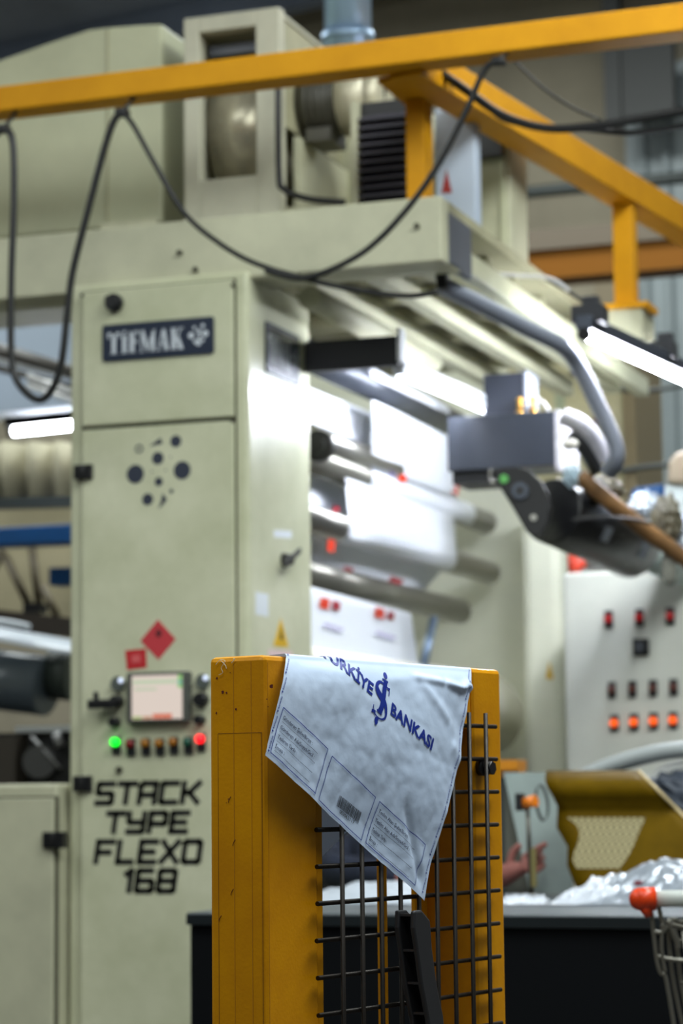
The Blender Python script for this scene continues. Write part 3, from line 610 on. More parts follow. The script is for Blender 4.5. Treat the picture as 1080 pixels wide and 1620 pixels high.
# end plate: teardrop plate facing the aisle
ez = V((0, 0, 1)); sd = ax.cross(ez).normalized(); pn = V((0.12, -1, 0.05)).normalized(); pe = pn.cross(ez).normalized() * -1; pu = pe.cross(pn).normalized() * -1
if pu.z < 0: pu = -pu
if pe.x < 0: pe = -pe
PC = dd(824, 792, 7.44)
def pp(x, y):
    return onp(x, y, pn, PC)
out = [(779, 745), (790, 739), (815, 737), (838, 745), (855, 760), (866, 782), (870, 805), (866, 830), (855, 848), (842, 849), (832, 840), (812, 805), (793, 775)]
part('end_plate', MB().prism([pp(*q) for q in out], -pn * 0.05), mat('motor_plate', (5, 5, 7), 0.5), mt, bevel=0.004)
hub = pp(823, 777); part('hub_ring', MB().cyl(hub, hub + pn * 0.012, 0.026, n=24), mat('hub_grey', (58, 66, 80), 0.3), mt)
part('hub_bore', MB().cyl(hub + pn * 0.010, hub + pn * 0.014, 0.013, n=20), BLACK, mt)
g = pp(797, 758); part('green_mark', MB().cyl(g, g + pn * 0.006, 0.014, n=14), mat('green_dot', (90, 170, 84), 0.5), mt)
g = pp(844, 819); part('screw', MB().cyl(g, g + pn * 0.006, 0.010, n=12), STEEL, mt)
for f, q in ((0.35, -0.25), (0.82, 0.1)):
    c = A.lerp(Bm, f); nn = (CAM - c); nn = (nn - ax * nn.dot(ax)).normalized(); c = c + nn * 0.1045
    tt = ax.cross(nn).normalized()
    part('type_label', MB().obox(c - ax * 0.03 - tt * 0.03, ax * 0.05, tt * 0.05, nn * 0.001), mat('grey_label', (112, 118, 126), 0.5), mt)
for f in (0.1, 0.4, 0.62):
    c = A.lerp(Bm, f) + V((0, -0.02, 0.104)); part('rivet', MB().ball(c, 0.010), STEEL, mt)

# flexible conduit and hoses at the right
def rib(i, m): return 1.0 if i % 2 else 0.86
CON = mat('grey_conduit', (150, 156, 170), 0.4, metal=0.3)
a = [dd(700, 452, 6.98), dd(760, 482, 7.1), dd(830, 518, 7.25), dd(890, 548, 7.35), dd(915, 580, 7.4), dd(945, 640, 7.42), dd(972, 700, 7.42), dd(974, 728, 7.42), dd(962, 748, 7.45)]
solo('flexible_conduit', MB().tube(a, 0.027, n=12, k=24, rad=rib), CON, 'grey ribbed flexible conduit running from the bridge down to the motor', 'conduit')
cp = dd(700, 440, 6.96)
solo('conduit_clamp', MB().obox(cp + V((-0.012, -0.02, -0.035)), V((0.03, 0, 0)), V((0, 0.05, 0)), V((-0.012, 0, 0.085))), BLACK, 'black clamp holding the conduit at the corner of the bridge', 'clamp', bevel=0.005)
whs = [dd(893, 660, 7.52), dd(912, 668, 7.5), dd(935, 690, 7.5), (dd(958, 730, 7.5))]
t = thing('cable_cover', 'curved white cable cover with black underside beside the blue grey box', 'cover', dd(958, 745, 7.52))
part('white_shell', MB().tube(whs, 0.030, n=12), mat('white_shell', (216, 214, 220), 0.4, var=0.2, vscale=12), t)
part('black_liner', MB().tube([p + V((-0.022, -0.012, -0.038)) for p in whs[1:]], 0.022, n=10), BLACK, t)
c = dd(902, 703, 7.45); solo('lever_knob', MB().ball(c, 0.026, 0.02, 0.018), mat('ivory', (226, 222, 212), 0.3), 'small ivory oval knob below the white cable cover', 'knob')
BRN = mat('brown_pipe', (146, 106, 62), 0.4, var=0.35, vscale=9)
solo('brown_pipe', MB().tube([dd(915, 752, 7.5), dd(960, 790, 7.5), dd(1020, 838, 7.52), dd(1100, 896, 7.55)], 0.026, n=14), BRN, 'brown pipe sloping down past the black motor', 'pipe')
cable([(905, 822), (960, 818), (1000, 822), (1030, 828)], 'thin dark cable tied across the brown pipe', D=7.44, r=0.005)
FILM = mat('clear_film', (200, 210, 220), 0.12, trans=0.35, var=0.2, vscale=20)
def crumple(name, label, cat, c, sx, sy, sz, m, seed, n=14, amp=0.35, group=None):
    mb = MB(); c = V(c); rows = []
    for i in range(n + 1):
        r_ = []
        for j in range(n * 2 + 1):
            a_, t_ = math.pi * i / n, 2 * math.pi * (j % (n * 2)) / (n * 2)
            d_ = V((math.sin(a_) * math.cos(t_), math.sin(a_) * math.sin(t_), math.cos(a_)))
            k_ = 1 + amp * (abs(noise.noise(d_ * 2.2 + V((seed, 0, 0)))) * 1.6 - 0.4 + 0.5 * noise.noise(d_ * 5 + V((0, seed, 0))))
            r_.append(c + V((d_.x * sx * k_, d_.y * sy * k_, d_.z * sz * k_)))
        rows.append(r_)
    mb.grid(rows, False); return solo(name, mb, m, label, cat, group)
OLV = mat('grey_olive_plastic', (118, 112, 92), 0.4, var=0.3, vscale=10)
crumple('plastic_wrap', 'crumpled clear plastic wrap on the motor top', 'plastic', dd(905, 752, 7.5), 0.03, 0.03, 0.035, mat('blue_film', (190, 214, 226), 0.15, trans=0.2), 3)
crumple('plastic_wrap', 'olive plastic wrap tied beside the brown pipe near the motor', 'plastic', dd(955, 775, 7.6), 0.06, 0.05, 0.045, OLV, 5)
crumple('plastic_wrap', 'shiny silver plastic wrap in front of the blue box at right', 'plastic', dd(1018, 800, 7.7), 0.05, 0.04, 0.045, mat('silver_film', (190, 200, 212), 0.12, metal=0.4), 8)
crumple('plastic_wrap', 'olive plastic flap hanging at the right edge over the brown pipe', 'plastic', dd(1056, 820, 7.6), 0.045, 0.04, 0.075, OLV, 11)
crumple('plastic_wrap', 'silvery film bunch at the extreme right edge below the pipe', 'plastic', dd(1085, 850, 7.65), 0.05, 0.04, 0.07, MATS['silver_film'], 14)
crumple('plastic_wrap', 'grey plastic flap hanging in front of the button panel', 'plastic', dd(1058, 898, 7.55), 0.024, 0.02, 0.055, mat('grey_film', (128, 128, 118), 0.4), 17)
solo('blue_crate', MB().prism([dd(x, y, 9.2) for x, y in ((1000, 772), (1049, 765), (1049, 804), (985, 812))], V((0, 0.25, 0))), BLUE, 'blue plastic crate behind the plastic wraps at right', 'crate', bevel=0.01)
a, b = dd(975, 812, 9.2), dd(1060, 806, 9.2)
solo('storage_cabinet', MB().box(a.x, b.x + 0.1, a.y + 0.0, a.y + 0.45, 0, a.z), mat('pale_cabinet', (170, 176, 172), 0.5), 'pale cabinet under the blue crate behind the button panel', 'cabinet', bevel=0.01)
t = thing('grey_hopper', 'grey brown rounded machine hood at the right edge above the crate', 'hopper', dd(1090, 860, 8.4))
part('upper_shell', MB().prism([dd(x, y, 8.4) for x, y in ((1053, 765), (1056, 730), (1068, 714), (1110, 708), (1130, 770))], V((0, 0.4, 0))), mat('brown_shell', (112, 100, 82), 0.5), t, bevel=0.015)
part('lower_shell', MB().prism([dd(x, y, 8.42) for x, y in ((1050, 766), (1130, 771), (1130, 850), (1050, 840))], V((0, 0.4, 0))), mat('pale_shell', (160, 168, 166), 0.5), t, bevel=0.01)
a = dd(1012, 862, 8.05); b = dd(1080, 892, 8.3)
solo('white_tube', MB().cyl(a, b, 0.075, n=28), mat('pale_green_tube', (176, 190, 184), 0.4), 'pale thick tube continuing behind the black motor', 'tube')

# LED tube lamp at the right
def tube_lamp(A, B, label, r=0.016, e=14):
    ax_ = (B - A).normalized(); t = thing('led_tube_lamp', label, 'lamp', A.lerp(B, 0.5))
    part('housing', MB().obox(A + V((-0.025, 0, 0.014)) - ax_ * 0.02, B - A + ax_ * 0.04, V((0.05, 0, 0)), V((0, 0, 0.045))), mat('lamp_housing', (70, 76, 88), 0.4, metal=0.3), t, bevel=0.006)
    part('tube', MB().cyl(A, B, r, n=16), mat('led_tube_%d' % int(e), (255, 255, 255), 0.3, emit=e, ecol=(238, 244, 255)), t)
    for q, s in ((A, -1), (B, 1)):
        part('end_cap', MB().cyl(q, q + ax_ * 0.02 * s, r * 1.3, n=16), BLACK, t)
    return t
A1 = dd(926, 530, 7.35); B1 = A1 + (zz(1085, 602, A1.z) - A1).normalized() * 1.3
t = tube_lamp(A1, B1, 'bright LED tube lamp at the right above the motor', 0.015, 140)
axl = (B1 - A1).normalized()
for f, s in ((0.03, 1.0), (0.55, 0.8)):
    c = A1.lerp(B1, f) + V((0, 0, 0.06)); part('bracket', MB().box(c.x - 0.05 * s, c.x + 0.05 * s, c.y - 0.04, c.y + 0.04, c.z - 0.02, c.z + 0.035).box(c.x - 0.02, c.x + 0.03, c.y - 0.02, c.y + 0.02, c.z + 0.03, c.z + 0.065), mat('lamp_bracket', (40, 42, 48), 0.5), t, bevel=0.004)
cable([(862, 440), (905, 465), (935, 488), (950, 505)], 'dark lamp cable draped over the bright press rail', D=7.5, r=0.006)
cable([(770, 432), (820, 436), (868, 440), (900, 460)], 'pale cable lying along the bridge rail', D=7.45, r=0.006, m=MATS['pale_hose'])
cable([(900, 590), (960, 612), (1020, 618), (1090, 608)], 'dark cable sagging in front of the corrugated wall', D=9.6, r=0.010, m=DARKST)
cable([(980, 745), (1030, 738), (1080, 734)], 'dark horizontal cable before the corrugated wall', D=9.8, r=0.012, m=DARKST)

# beige machine body behind the far frame
a, b = yy(640, 900, 9.6), yy(985, 590, 9.6)
t = thing('rear_cabinet', 'tall beige machine cabinet behind the press at right', 'cabinet', ((a.x + b.x) / 2, 9.8, 0))
part('body', MB().box(a.x - 0.4, b.x, 9.6, 10.1, 0, yy(900, 560, 9.6).z), mat('beige_cabinet', (186, 178, 142), 0.5, var=0.1, vscale=2), t, bevel=0.01)
part('corner_post', MB().box(b.x + 0.001, b.x + 0.05, 9.58, 10.1, 0, yy(900, 560, 9.6).z + 0.05), mat('brown_post', (128, 114, 84), 0.5), t)
q = [yy(x, y, 9.598) for x, y in ((905, 668), (944, 662), (944, 700), (905, 705))]
part('name_sticker', MB().prism(q, V((0, -0.002, 0))), mat('dull_red', (110, 78, 74), 0.6), t)
q = [yy(x, y, 9.598) for x, y in ((878, 620), (893, 618), (893, 655), (878, 657))]
part('label_sticker', MB().prism(q, V((0, -0.002, 0))), mat('dull_green', (150, 158, 132), 0.6), t)

# ------------------------------------------------------------------ button panel at right
YP = 8.2
a, b = yy(896, 1230, YP), yy(1090, 905, YP)
bp = thing('button_panel', 'pale control panel with rows of red and orange push buttons', 'control panel', ((a.x + b.x) / 2 + 0.1, 8.4, 0))
part('body', MB().box(a.x, b.x + 0.3, YP, YP + 0.5, 0, yy(990, 902, YP).z), mat('panel_paint', (206, 208, 198), 0.45, var=0.05, vscale=3), bp, bevel=0.012)
for i in range(3): button(963 + i * 48.5, 980 - i * 2.5, bp, (168, 26, 30), 0.15, w=0.030, h=0.062, Y=YP, lens_up=0.0)
for i in range(4): button(968 + i * 32.5, 1092 - i * 1.5, bp, (92, 44, 32), 0, w=0.028, h=0.058, Y=YP, lens_up=0.0)
for i in range(4): button(972 + i * 31, 1144 - i * 1.5, bp, (250, 92, 20), 0.75, w=0.030, h=0.058, Y=YP, lens_up=0.0)
c = yy(1014, 1024, YP)
sw = part('rotary_switch', MB().box(c.x - 0.028, c.x + 0.028, YP - 0.012, YP + 0.002, c.z - 0.03, c.z + 0.03), BLACK, bp, bevel=0.003)
part('switch_knob', MB().cyl((c.x, YP - 0.01, c.z), (c.x, YP - 0.03, c.z), 0.018), GREYB, sw)
part('switch_pointer', MB().box(c.x - 0.005, c.x + 0.005, YP - 0.036, YP - 0.028, c.z - 0.016, c.z + 0.016), GREY, sw)
zt_ = yy(990, 902, YP).z
def onpanel(px): return yy(px, 900, YP + 0.12).x
x = onpanel(912)
t = thing('red_canister', 'small red canister standing on the button panel', 'canister', (x, 8.32, zt_))
part('bottle', MB().cyl((x, 8.32, zt_), (x, 8.32, zt_ + 0.075), 0.032, n=20).cyl((x, 8.32, zt_ + 0.075), (x, 8.32, zt_ + 0.10), 0.032, 0.015, n=20), mat('red_plastic', (196, 58, 34), 0.4), t)
part('cap', MB().cyl((x, 8.32, zt_ + 0.10), (x, 8.32, zt_ + 0.125), 0.014, n=14), mat('orange_cap', (226, 86, 20), 0.4), t)
x = onpanel(950)
solo('grey_tool', MB().box(x - 0.06, x + 0.05, 8.28, 8.36, zt_, zt_ + 0.022).cyl((x - 0.05, 8.32, zt_ + 0.034), (x + 0.04, 8.32, zt_ + 0.034), 0.013), mat('tool_grey', (96, 96, 92), 0.5), 'dark grey tool lying on the button panel beside the red canister', 'tool')

# ------------------------------------------------------------------ work table
ZTB = 0.985; YT0 = 5.33; YT1 = 6.50
xt0 = zz(299, 1443, ZTB).x; xt1 = -0.55
tb = thing('work_table', 'long work table with a black front panel and grey top', 'table', ((xt0 + xt1) / 2, 5.65, 0))
part('table_top', MB().box(xt0, xt1, YT0, YT1, ZTB - 0.03, ZTB), mat('grey_table_top', (84, 92, 96), 0.35, var=0.2, vscale=5), tb, bevel=0.004)
BP = mat('black_panel', (5, 8, 12), 0.6, var=0.3, vscale=4, spec=0.15)
part('front_panel', MB().box(xt0 + 0.005, xt1, YT0 + 0.012, YT0 + 0.03, 0.02, ZTB - 0.031), BP, tb)
part('side_panel', MB().box(xt0 + 0.005, xt0 + 0.025, YT0 + 0.031, YT1 - 0.02, 0.0, ZTB - 0.031), BP, tb)
part('side_panel', MB().box(xt1 - 0.025, xt1 - 0.005, YT0 + 0.031, YT1 - 0.02, 0.0, ZTB - 0.031), BP, tb)
part('edge_band', MB().box(xt0, xt1, YT0 - 0.003, YT0 - 0.0005, ZTB - 0.028, ZTB - 0.004), mat('table_edge', (22, 28, 30), 0.35), tb)

# backing board and amber printing plate
t = thing('backing_board', 'pale board standing on the table behind the amber plate', 'board', (-1.7, 6.39, ZTB))
def tz(px, py, Y): return yy(px, py, Y)
q = [tz(796, 1222, 6.41), tz(905, 1222, 6.41), tz(905, 1414, 6.37), tz(838, 1414, 6.37)]
part('board', MB().prism(q, V((0, 0.012, 0))), mat('pale_board', (158, 172, 168), 0.5, var=0.12, vscale=5), t)
q = [tz(798, 1250, 6.432), tz(845, 1414, 6.415), tz(800, 1414, 6.415)]
part('dark_wedge', MB().prism(q, V((0, 0.006, 0))), mat('grey_wedge', (92, 94, 84), 0.6), t)
AMB = mat('amber_photopolymer', (106, 81, 0), 0.5, var=0.25, vscale=3, c2=(74, 56, 0), spec=0.06)
t = thing('printing_plate', 'curved amber printing plate with a pale raster patch on the table', 'printing plate', (-1.45, 6.18, ZTB))
prof = [(1220, 6.28), (1226, 6.24), (1236, 6.21), (1248, 6.195), (1262, 6.205), (1276, 6.23), (1290, 6.22), (1310, 6.20), (1340, 6.18), (1370, 6.16), (1398, 6.14), (1418, 6.13)]
left = lambda y: 863 + (y - 1220) * 0.25 + 5 * math.sin(y * 0.09)
right = lambda y: min(1010 + (y - 1220) * 1.0, 1150)
rows = []
for y, Y in prof: rows.append([tz(left(y) + (right(y) - left(y)) * j / 8, y, Y) for j in range(9)])
part('plate_sheet', MB().grid(rows), AMB, t, solid=0.004)
def pY(y):
    for (y0, Y0_), (y1, Y1_) in zip(prof, prof[1:]):
        if y0 <= y <= y1: return Y0_ + (Y1_ - Y0_) * (y - y0) / (y1 - y0)
    return prof[-1][1]
rast = bpy.data.materials.new('raster_patch'); rast.use_nodes = True
nt = rast.node_tree; b_ = nt.nodes['Principled BSDF']; tc = nt.nodes.new('ShaderNodeTexCoord'); ck = nt.nodes.new('ShaderNodeTexChecker')
ck.inputs['Scale'].default_value = 115; ck.inputs['Color1'].default_value = lin((156, 146, 104)); ck.inputs['Color2'].default_value = lin((100, 90, 52))
nt.links.new(tc.outputs['Object'], ck.inputs[0]); nt.links.new(ck.outputs[0], b_.inputs['Base Color']); b_.inputs['Roughness'].default_value = 0.5
ys_ = [1293, 1305, 1318, 1332, 1346, 1360, 1374]
rl = [896, 912, 917, 914, 909, 905, 912]; rr = [1021, 1016, 1010, 1004, 998, 990, 980]
part('raster_patch', MB().grid([[tz(l_ + (r_ - l_) * j / 5, y, pY(y) - 0.004) for j in range(6)] for y, l_, r_ in zip(ys_, rl, rr)]), rast, t)
part('cut_edge', MB().tube([tz(right(y) , y, pY(y) - 0.003) for y in (1220, 1230, 1245, 1262, 1280, 1300)], 0.0045, n=8, k=3), mat('pale_amber_edge', (196, 176, 130), 0.4), t)
c = tz(857, 1270, 6.19)
rr_ = MB(); k_ = 28; rows = []
for i in range(k_ + 1):
    a_ = 2 * math.pi * i / k_; cc = tz(857 + 9 * math.cos(a_) + 9 * math.sin(a_) * 0.35, 1270 + 28 * math.sin(a_), 6.19)
    rows.append([cc + V((0.0035 * math.cos(b2_), 0.0035 * math.sin(b2_), 0.0035 * math.sin(b2_ + 1))) for b2_ in [2 * math.pi * j / 6 for j in range(7)]])
rr_.grid(rows); solo('wire_ring', rr_, DARKST, 'thin dark oval wire ring hung at the edge of the amber plate', 'ring')
t = thing('gauge_stand', 'small stand with an orange knob in front of the pale board', 'stand', tz(835, 1412, 6.16))
a = tz(832, 1262, 6.18); zb_ = ZTB
part('rod', MB().cyl((a.x + 0.01, a.y, zb_ + 0.012), (a.x + 0.002, a.y, a.z), 0.006), STEELD, t); part('base', MB().cyl((a.x + 0.01, a.y, zb_), (a.x + 0.01, a.y, zb_ + 0.012), 0.03), STEELD, t)
part('knob', MB().cyl((a.x - 0.008, a.y, a.z - 0.015), (a.x + 0.028, a.y - 0.01, a.z - 0.008), 0.014, 0.016, n=20), mat('orange_knob', (222, 120, 20), 0.4), t)
part('knob_base', MB().box(a.x - 0.026, a.x - 0.008, a.y - 0.018, a.y + 0.018, a.z - 0.034, a.z + 0.012), BLACKM, t, bevel=0.003)
part('yellow_scale', MB().box(a.x + 0.012, a.x + 0.026, a.y - 0.01, a.y - 0.006, zb_ + 0.03, zb_ + 0.13), mat('yellow_scale', (118, 108, 62), 0.5), t)

# papers and film on the table
random.seed(11)
def sheetpile(name, label, cat, px, py, sx, sy, h, m, seed, rot=0, n=40, amp=1.0):
    c = zz(px, py, ZTB); rows = []; e1 = V((math.cos(rot), math.sin(rot), 0)); e2 = V((-math.sin(rot), math.cos(rot), 0))
    for i in range(n + 1):
        r_ = []
        for j in range(n + 1):
            u, v = i / n * 2 - 1, j / n * 2 - 1
            q_ = c + e1 * (u * sx) + e2 * (v * sy)
            b_ = (1 - u * u) * (1 - v * v)
            z = 0.003 + h * b_ * (0.55 + 0.9 * amp * abs(noise.noise(V((u * 1.9 + seed, v * 1.9, seed))))) + amp * (0.02 * abs(noise.noise(V((u * 5 + seed, v * 5, 2.0)))) + 0.010 * abs(noise.noise(V((u * 11 + seed, v * 11, 4.0))))) * min(1, 4 * (1 - max(abs(u), abs(v))))
            r_.append(V((q_.x, q_.y, ZTB + max(z, 0.0025))))
        rows.append(r_)
    return solo(name, MB().grid(rows, False), m, label, cat, solid=0.0008)
FW = mat('glossy_white_film', (196, 202, 212), 0.14, spec=0.8)
FS = mat('silver_grey_film', (150, 158, 168), 0.16, metal=0.25, spec=0.8)
def flatY(px, py): return zz(px, py, ZTB)
sheetpile('film_heap', 'heap of shiny silver film at the right end of the table', 'film', 1080, 1430, 0.24, 0.15, 0.105, FS, 2.0, 0.05)
sheetpile('film_sheet', 'glossy white film lying in front of the amber plate', 'film', 962, 1430, 0.13, 0.12, 0.060, FW, 5.0, 0.0)
sheetpile('paper_sheet', 'flat white papers lying on the table beside the yellow gate post', 'paper', 828, 1430, 0.06, 0.10, 0.010, FW, 9.0, 0.2)
sheetpile('paper_heap', 'pile of white papers seen through the gate mesh on the table', 'paper', 600, 1428, 0.20, 0.14, 0.075, mat('soft_white_paper', (176, 184, 194), 0.5), 13.0, 0.0, amp=0.4)
a = flatY(1005, 1432); b = flatY(1095, 1430)
solo('red_strap', MB().obox(V((a.x, a.y - 0.01, ZTB + 0.05)), b - a, V((0, 0.02, 0)), V((0, 0, 0.008))), mat('red_strap', (120, 30, 40), 0.5), 'dark red strap lying over the film heap', 'strap')

# grey hose bundle behind the plate
t = thing('grey_hose', 'thick grey hose arching behind the amber plate', 'hose', yy(1040, 1240, 6.62))
HG = mat('hose_grey', (150, 156, 156), 0.4)
part('outer_hose', MB().tube([yy(x, y, Y) for x, y, Y in ((880, 1260, 6.6), (920, 1232, 6.6), (965, 1212, 6.6), (1010, 1198, 6.6), (1060, 1188, 6.6), (1120, 1184, 6.6))], 0.024, n=14), HG, t)
part('inner_hose', MB().tube([yy(x, y, Y) for x, y, Y in ((1030, 1240, 6.62), (1052, 1222, 6.62), (1080, 1214, 6.62), (1120, 1210, 6.62))], 0.02, n=12), mat('hose_pale', (186, 188, 184), 0.45), t)
crumple('dark_bundle', 'dark blue grey bundle lying under the grey hose at right', 'bundle', yy(1075, 1262, 6.62), 0.12, 0.07, 0.075, mat('dark_blue_cloth', (46, 54, 66), 0.6), 21, amp=0.25)
a = yy(795, 1212, 6.9)
solo('orange_block', MB().box(a.x - 0.06, yy(818, 1212, 6.9).x, 6.9, 7.0, a.z - 0.012, a.z + 0.018).box(a.x - 0.06, yy(818, 1212, 6.9).x, 6.92, 6.98, a.z - 0.03, a.z - 0.0125), mat('orange_block', (206, 132, 20), 0.5), 'orange bar seen just right of the yellow gate', 'bar')
solo('dark_stand', MB().box(a.x - 0.03, a.x + 0.02, 6.93, 6.97, 0, a.z - 0.0305), DARKST, 'dark stand carrying the orange bar behind the gate', 'stand')

# ------------------------------------------------------------------ left background machine
YLb = 8.6
def lprism(poly, Y, d): return MB().prism([yy(px, py, Y) for px, py in poly], V((0, d, 0)))
solo('machine_housing', lprism([(-60, 492), (150, 478), (150, 660), (-60, 660)], 9.4, 0.1), mat('blue_grey_sheet', (150, 162, 176), 0.5), 'blue grey machine housing behind the festoon loop at left', 'housing')
CHR = mat('bright_duct', (214, 214, 212), 0.25, metal=0.3); DKB = mat('brown_black_rail', (60, 56, 50), 0.5)
t = thing('duct_rail', 'sloping dark rail with bright strips at far left', 'rail', yy(50, 640, 8.9))
for (x0_, y0_, x1_, y1_, r, m) in ((-30, 545, 150, 600, 0.030, DKB), (-30, 562, 150, 606, 0.013, CHR), (-30, 575, 150, 622, 0.016, DKB), (45, 595, 150, 632, 0.018, CHR), (45, 610, 150, 645, 0.014, CHR), (45, 602, 150, 640, 0.010, DKB)):
    part('rail_bar', MB().cyl(yy(x0_, y0_, 8.9), yy(x1_, y1_, 8.9), r, n=14), m, t)
A = yy(22, 682, YLb); B = yy(140, 670, YLb)
tube_lamp(A, B, 'bright LED tube lamp at the left beside the column', 0.020, 20)
a, b = yy(-40, 664, 8.65), yy(150, 648, 8.65)
solo('lamp_reflector', MB().obox(a, b - a, V((0, 0.08, 0)), V((0, 0, 0.022))), ALU, 'white reflector strip above the left LED lamp', 'reflector')
# pleated beige sheet
rows = []
for z_ in (700, 792):
    rows.append([yy(-60 + k * 6, z_, 9.2) + V((0, 0.05 * math.sin(k * 0.9), 0)) for k in range(36)])
solo('pleated_cover', MB().grid(rows), mat('beige_cover', (176, 170, 142), 0.6, var=0.15, vscale=4), 'pleated beige cover below the left lamp', 'cover', solid=0.004)
solo('dark_rail', lprism([(-60, 788), (150, 784), (150, 800), (-60, 806)], 9.0, 0.06), DARKST, 'dark rail under the pleated cover at left', 'rail')
solo('beige_wall_panel', lprism([(-60, 800), (150, 800), (150, 1000), (-60, 1000)], 9.6, 0.05), mat('beige_panel_left', (186, 176, 142), 0.6, var=0.1, vscale=3), 'beige panel behind the blue beam at left', 'panel')
t = thing('blue_beam', 'long blue beam with a short hanging block behind the column at left', 'beam', yy(45, 866, 8.8))
part('beam', lprism([(-60, 838), (150, 826), (150, 857), (-60, 866)], 8.8, 0.12), BLUE, t, bevel=0.006)
part('block', lprism([(77, 898), (150, 896), (150, 924), (77, 926)], 8.9, 0.1), BLUE, t, bevel=0.005)
part('hanger', lprism([(120, 845), (130, 845), (130, 900), (120, 900)], 8.94, 0.04), BLUE, t)
BRS = mat('brown_strut', (110, 100, 78), 0.5)
t = thing('support_trestle', 'brown struts forming a V below the blue beam', 'strut', yy(50, 965, 9.1))
for p_, q_ in (((5, 870), (-20, 920)), ((8, 880), (48, 962)), ((50, 862), (62, 962)), ((66, 925), (90, 975))):
    part('strut', MB().cyl(yy(*p_, 9.1), yy(*q_, 9.1), 0.018), BRS, t)
part('strut_foot', MB().box(*(lambda a, b: (a.x, b.x, 9.05, 9.14, b.z, a.z))(yy(45, 956, 9.1), yy(68, 970, 9.1))), BLACKM, t)
solo('brown_rail', lprism([(-60, 958), (150, 982), (150, 1012), (-60, 992)], 8.9, 0.08), mat('brown_black', (70, 62, 54), 0.5), 'dark brown rail above the film roll at left', 'rail')
t = thing('film_roll', 'dark wrapped film roll with a pale end sheet at left', 'roll', yy(40, 1160, 8.2))
part('roll', MB().cyl(yy(-140, 1060, 8.3), yy(75, 1085, 8.3), 0.115, n=36), mat('dark_film', (84, 94, 102), 0.3, coat=0.3), t)
part('film_fold', MB().grid([[yy(x, y + dy, 8.17 + k * 0.06) for x, y in ((-60, 990), (0, 992), (40, 1000), (75, 1006), (108, 1012), (140, 1014))] for k, dy in ((0, 22), (1, 10), (2, 0))]), mat('pale_film', (196, 204, 212), 0.2), t, solid=0.003)
part('film_tongue', MB().tube([yy(-50, 984, 8.2), yy(0, 984, 8.2), yy(46, 992, 8.2)], 0.014, n=10), MATS['pale_film'], t)
part('end_disc', MB().cyl(yy(84, 1065, 8.35), yy(120, 1068, 8.35), 0.10, n=30), mat('green_black', (52, 60, 54), 0.5), t)
t = thing('unwind_stand', 'black machine base under the film roll at left', 'machine base', (yy(20, 1200, 8.0).x, 8.3, 0))
part('base', MB().box(-5.6, XL + 0.15, 7.9, 8.6, 0, yy(50, 1150, 7.9).z - 0.02), mat('dark_machine', (30, 30, 30), 0.6, var=0.4, vscale=8), t)
part('white_strip', MB().box(yy(28, 1150, 7.88).x, XL + 0.15, 7.86, 7.92, yy(50, 1158, 7.88).z, yy(50, 1149, 7.88).z), mat('pale_strip', (190, 194, 194), 0.4), t)
part('side_block', MB().box(-5.6, yy(24, 1200, 7.8).x, 7.8, 7.899, 0, yy(10, 1165, 7.8).z), mat('brown_block', (64, 58, 50), 0.6), t)
part('reel', MB().cyl(yy(62, 1205, 7.84), yy(62, 1205, 7.899), 0.06, n=24), mat('grey_reel', (66, 66, 66), 0.5), t)
part('bracket', MB().cyl(yy(88, 1160, 7.85), yy(95, 1180, 7.85), 0.016).cyl(yy(50, 1165, 7.85), yy(95, 1215, 7.85), 0.006), mat('silver_bracket', (150, 150, 150), 0.4, metal=0.4), t)

# ------------------------------------------------------------------ yellow gate in the foreground
GO = V((-1.1777, 3.1314, 0)); GA = 1.3308
gx = V((math.cos(GA), math.sin(GA), 0)); gb = V((-math.sin(GA), math.cos(GA), 0)); gz = V((0, 0, 1))
def G(u, v, o=0.0): return GO + gx * u + gb * o + gz * v      # u along the front, v height, o depth behind the front
def gbox(u0, u1, v0, v1, o0, o1):
    return MB().obox(G(u0, v0, o0), gx * (u1 - u0), gb * (o1 - o0), gz * (v1 - v0))
UL, UR, VT, DP = -0.1076, 0.532, 1.443, 0.092
gt = thing('safety_gate', 'yellow steel safety gate with black wire mesh in the foreground', 'gate', G((UL + UR) / 2, 0, DP / 2))
part('post', gbox(UL, 0.020, 0.0, VT, 0.0, DP), YEL, gt, bevel=0.007)
part('post_flange', gbox(0.0201, 0.035, 0.0, VT - 0.10, 0.004, 0.012), YEL, gt, bevel=0.001)
part('post', gbox(0.4405, UR, 0.0, VT + 0.004, 0.0, DP), YEL, gt, bevel=0.007)
part('post_flange', gbox(0.4365, 0.4404, 0.0, VT - 0.10, 0.001, 0.004), YEL, gt)
part('top_rail', gbox(0.0201, 0.4404, VT - 0.090, VT - 0.001, 0.0005, DP - 0.001), YEL, gt, bevel=0.005)
part('bottom_rail', gbox(0.0201, 0.4404, 0.1, 0.19, 0.0005, DP - 0.001), YEL, gt, bevel=0.005)
part('post_return', gbox(0.405, 0.4404, 0.19, VT - 0.091, 0.085, 0.0915), YEL, gt)
part('corner_gusset', MB().prism([G(0.4404, VT - 0.0905, 0.02), G(0.4404, VT - 0.125, 0.02), G(0.415, VT - 0.0905, 0.02)], gb * 0.004), YEL, gt)
part('rear_stile', gbox(0.302, 0.312, 0.19, VT - 0.091, 0.075, 0.088), YEL, gt, bevel=0.002)
GSEAM = mat('gate_groove', (178, 118, 0), 0.6)
uS = UL - 0.0002
for o_ in (0.0205, 0.0498):
    part('groove', MB().obox(G(UL - 0.0003, 0.0, o_), gx * 0.0006, gb * 0.0009, gz * (VT - 0.008)), GSEAM, gt)
zr = onp(380, 1160, gx, G(UL, 0, 0)).z
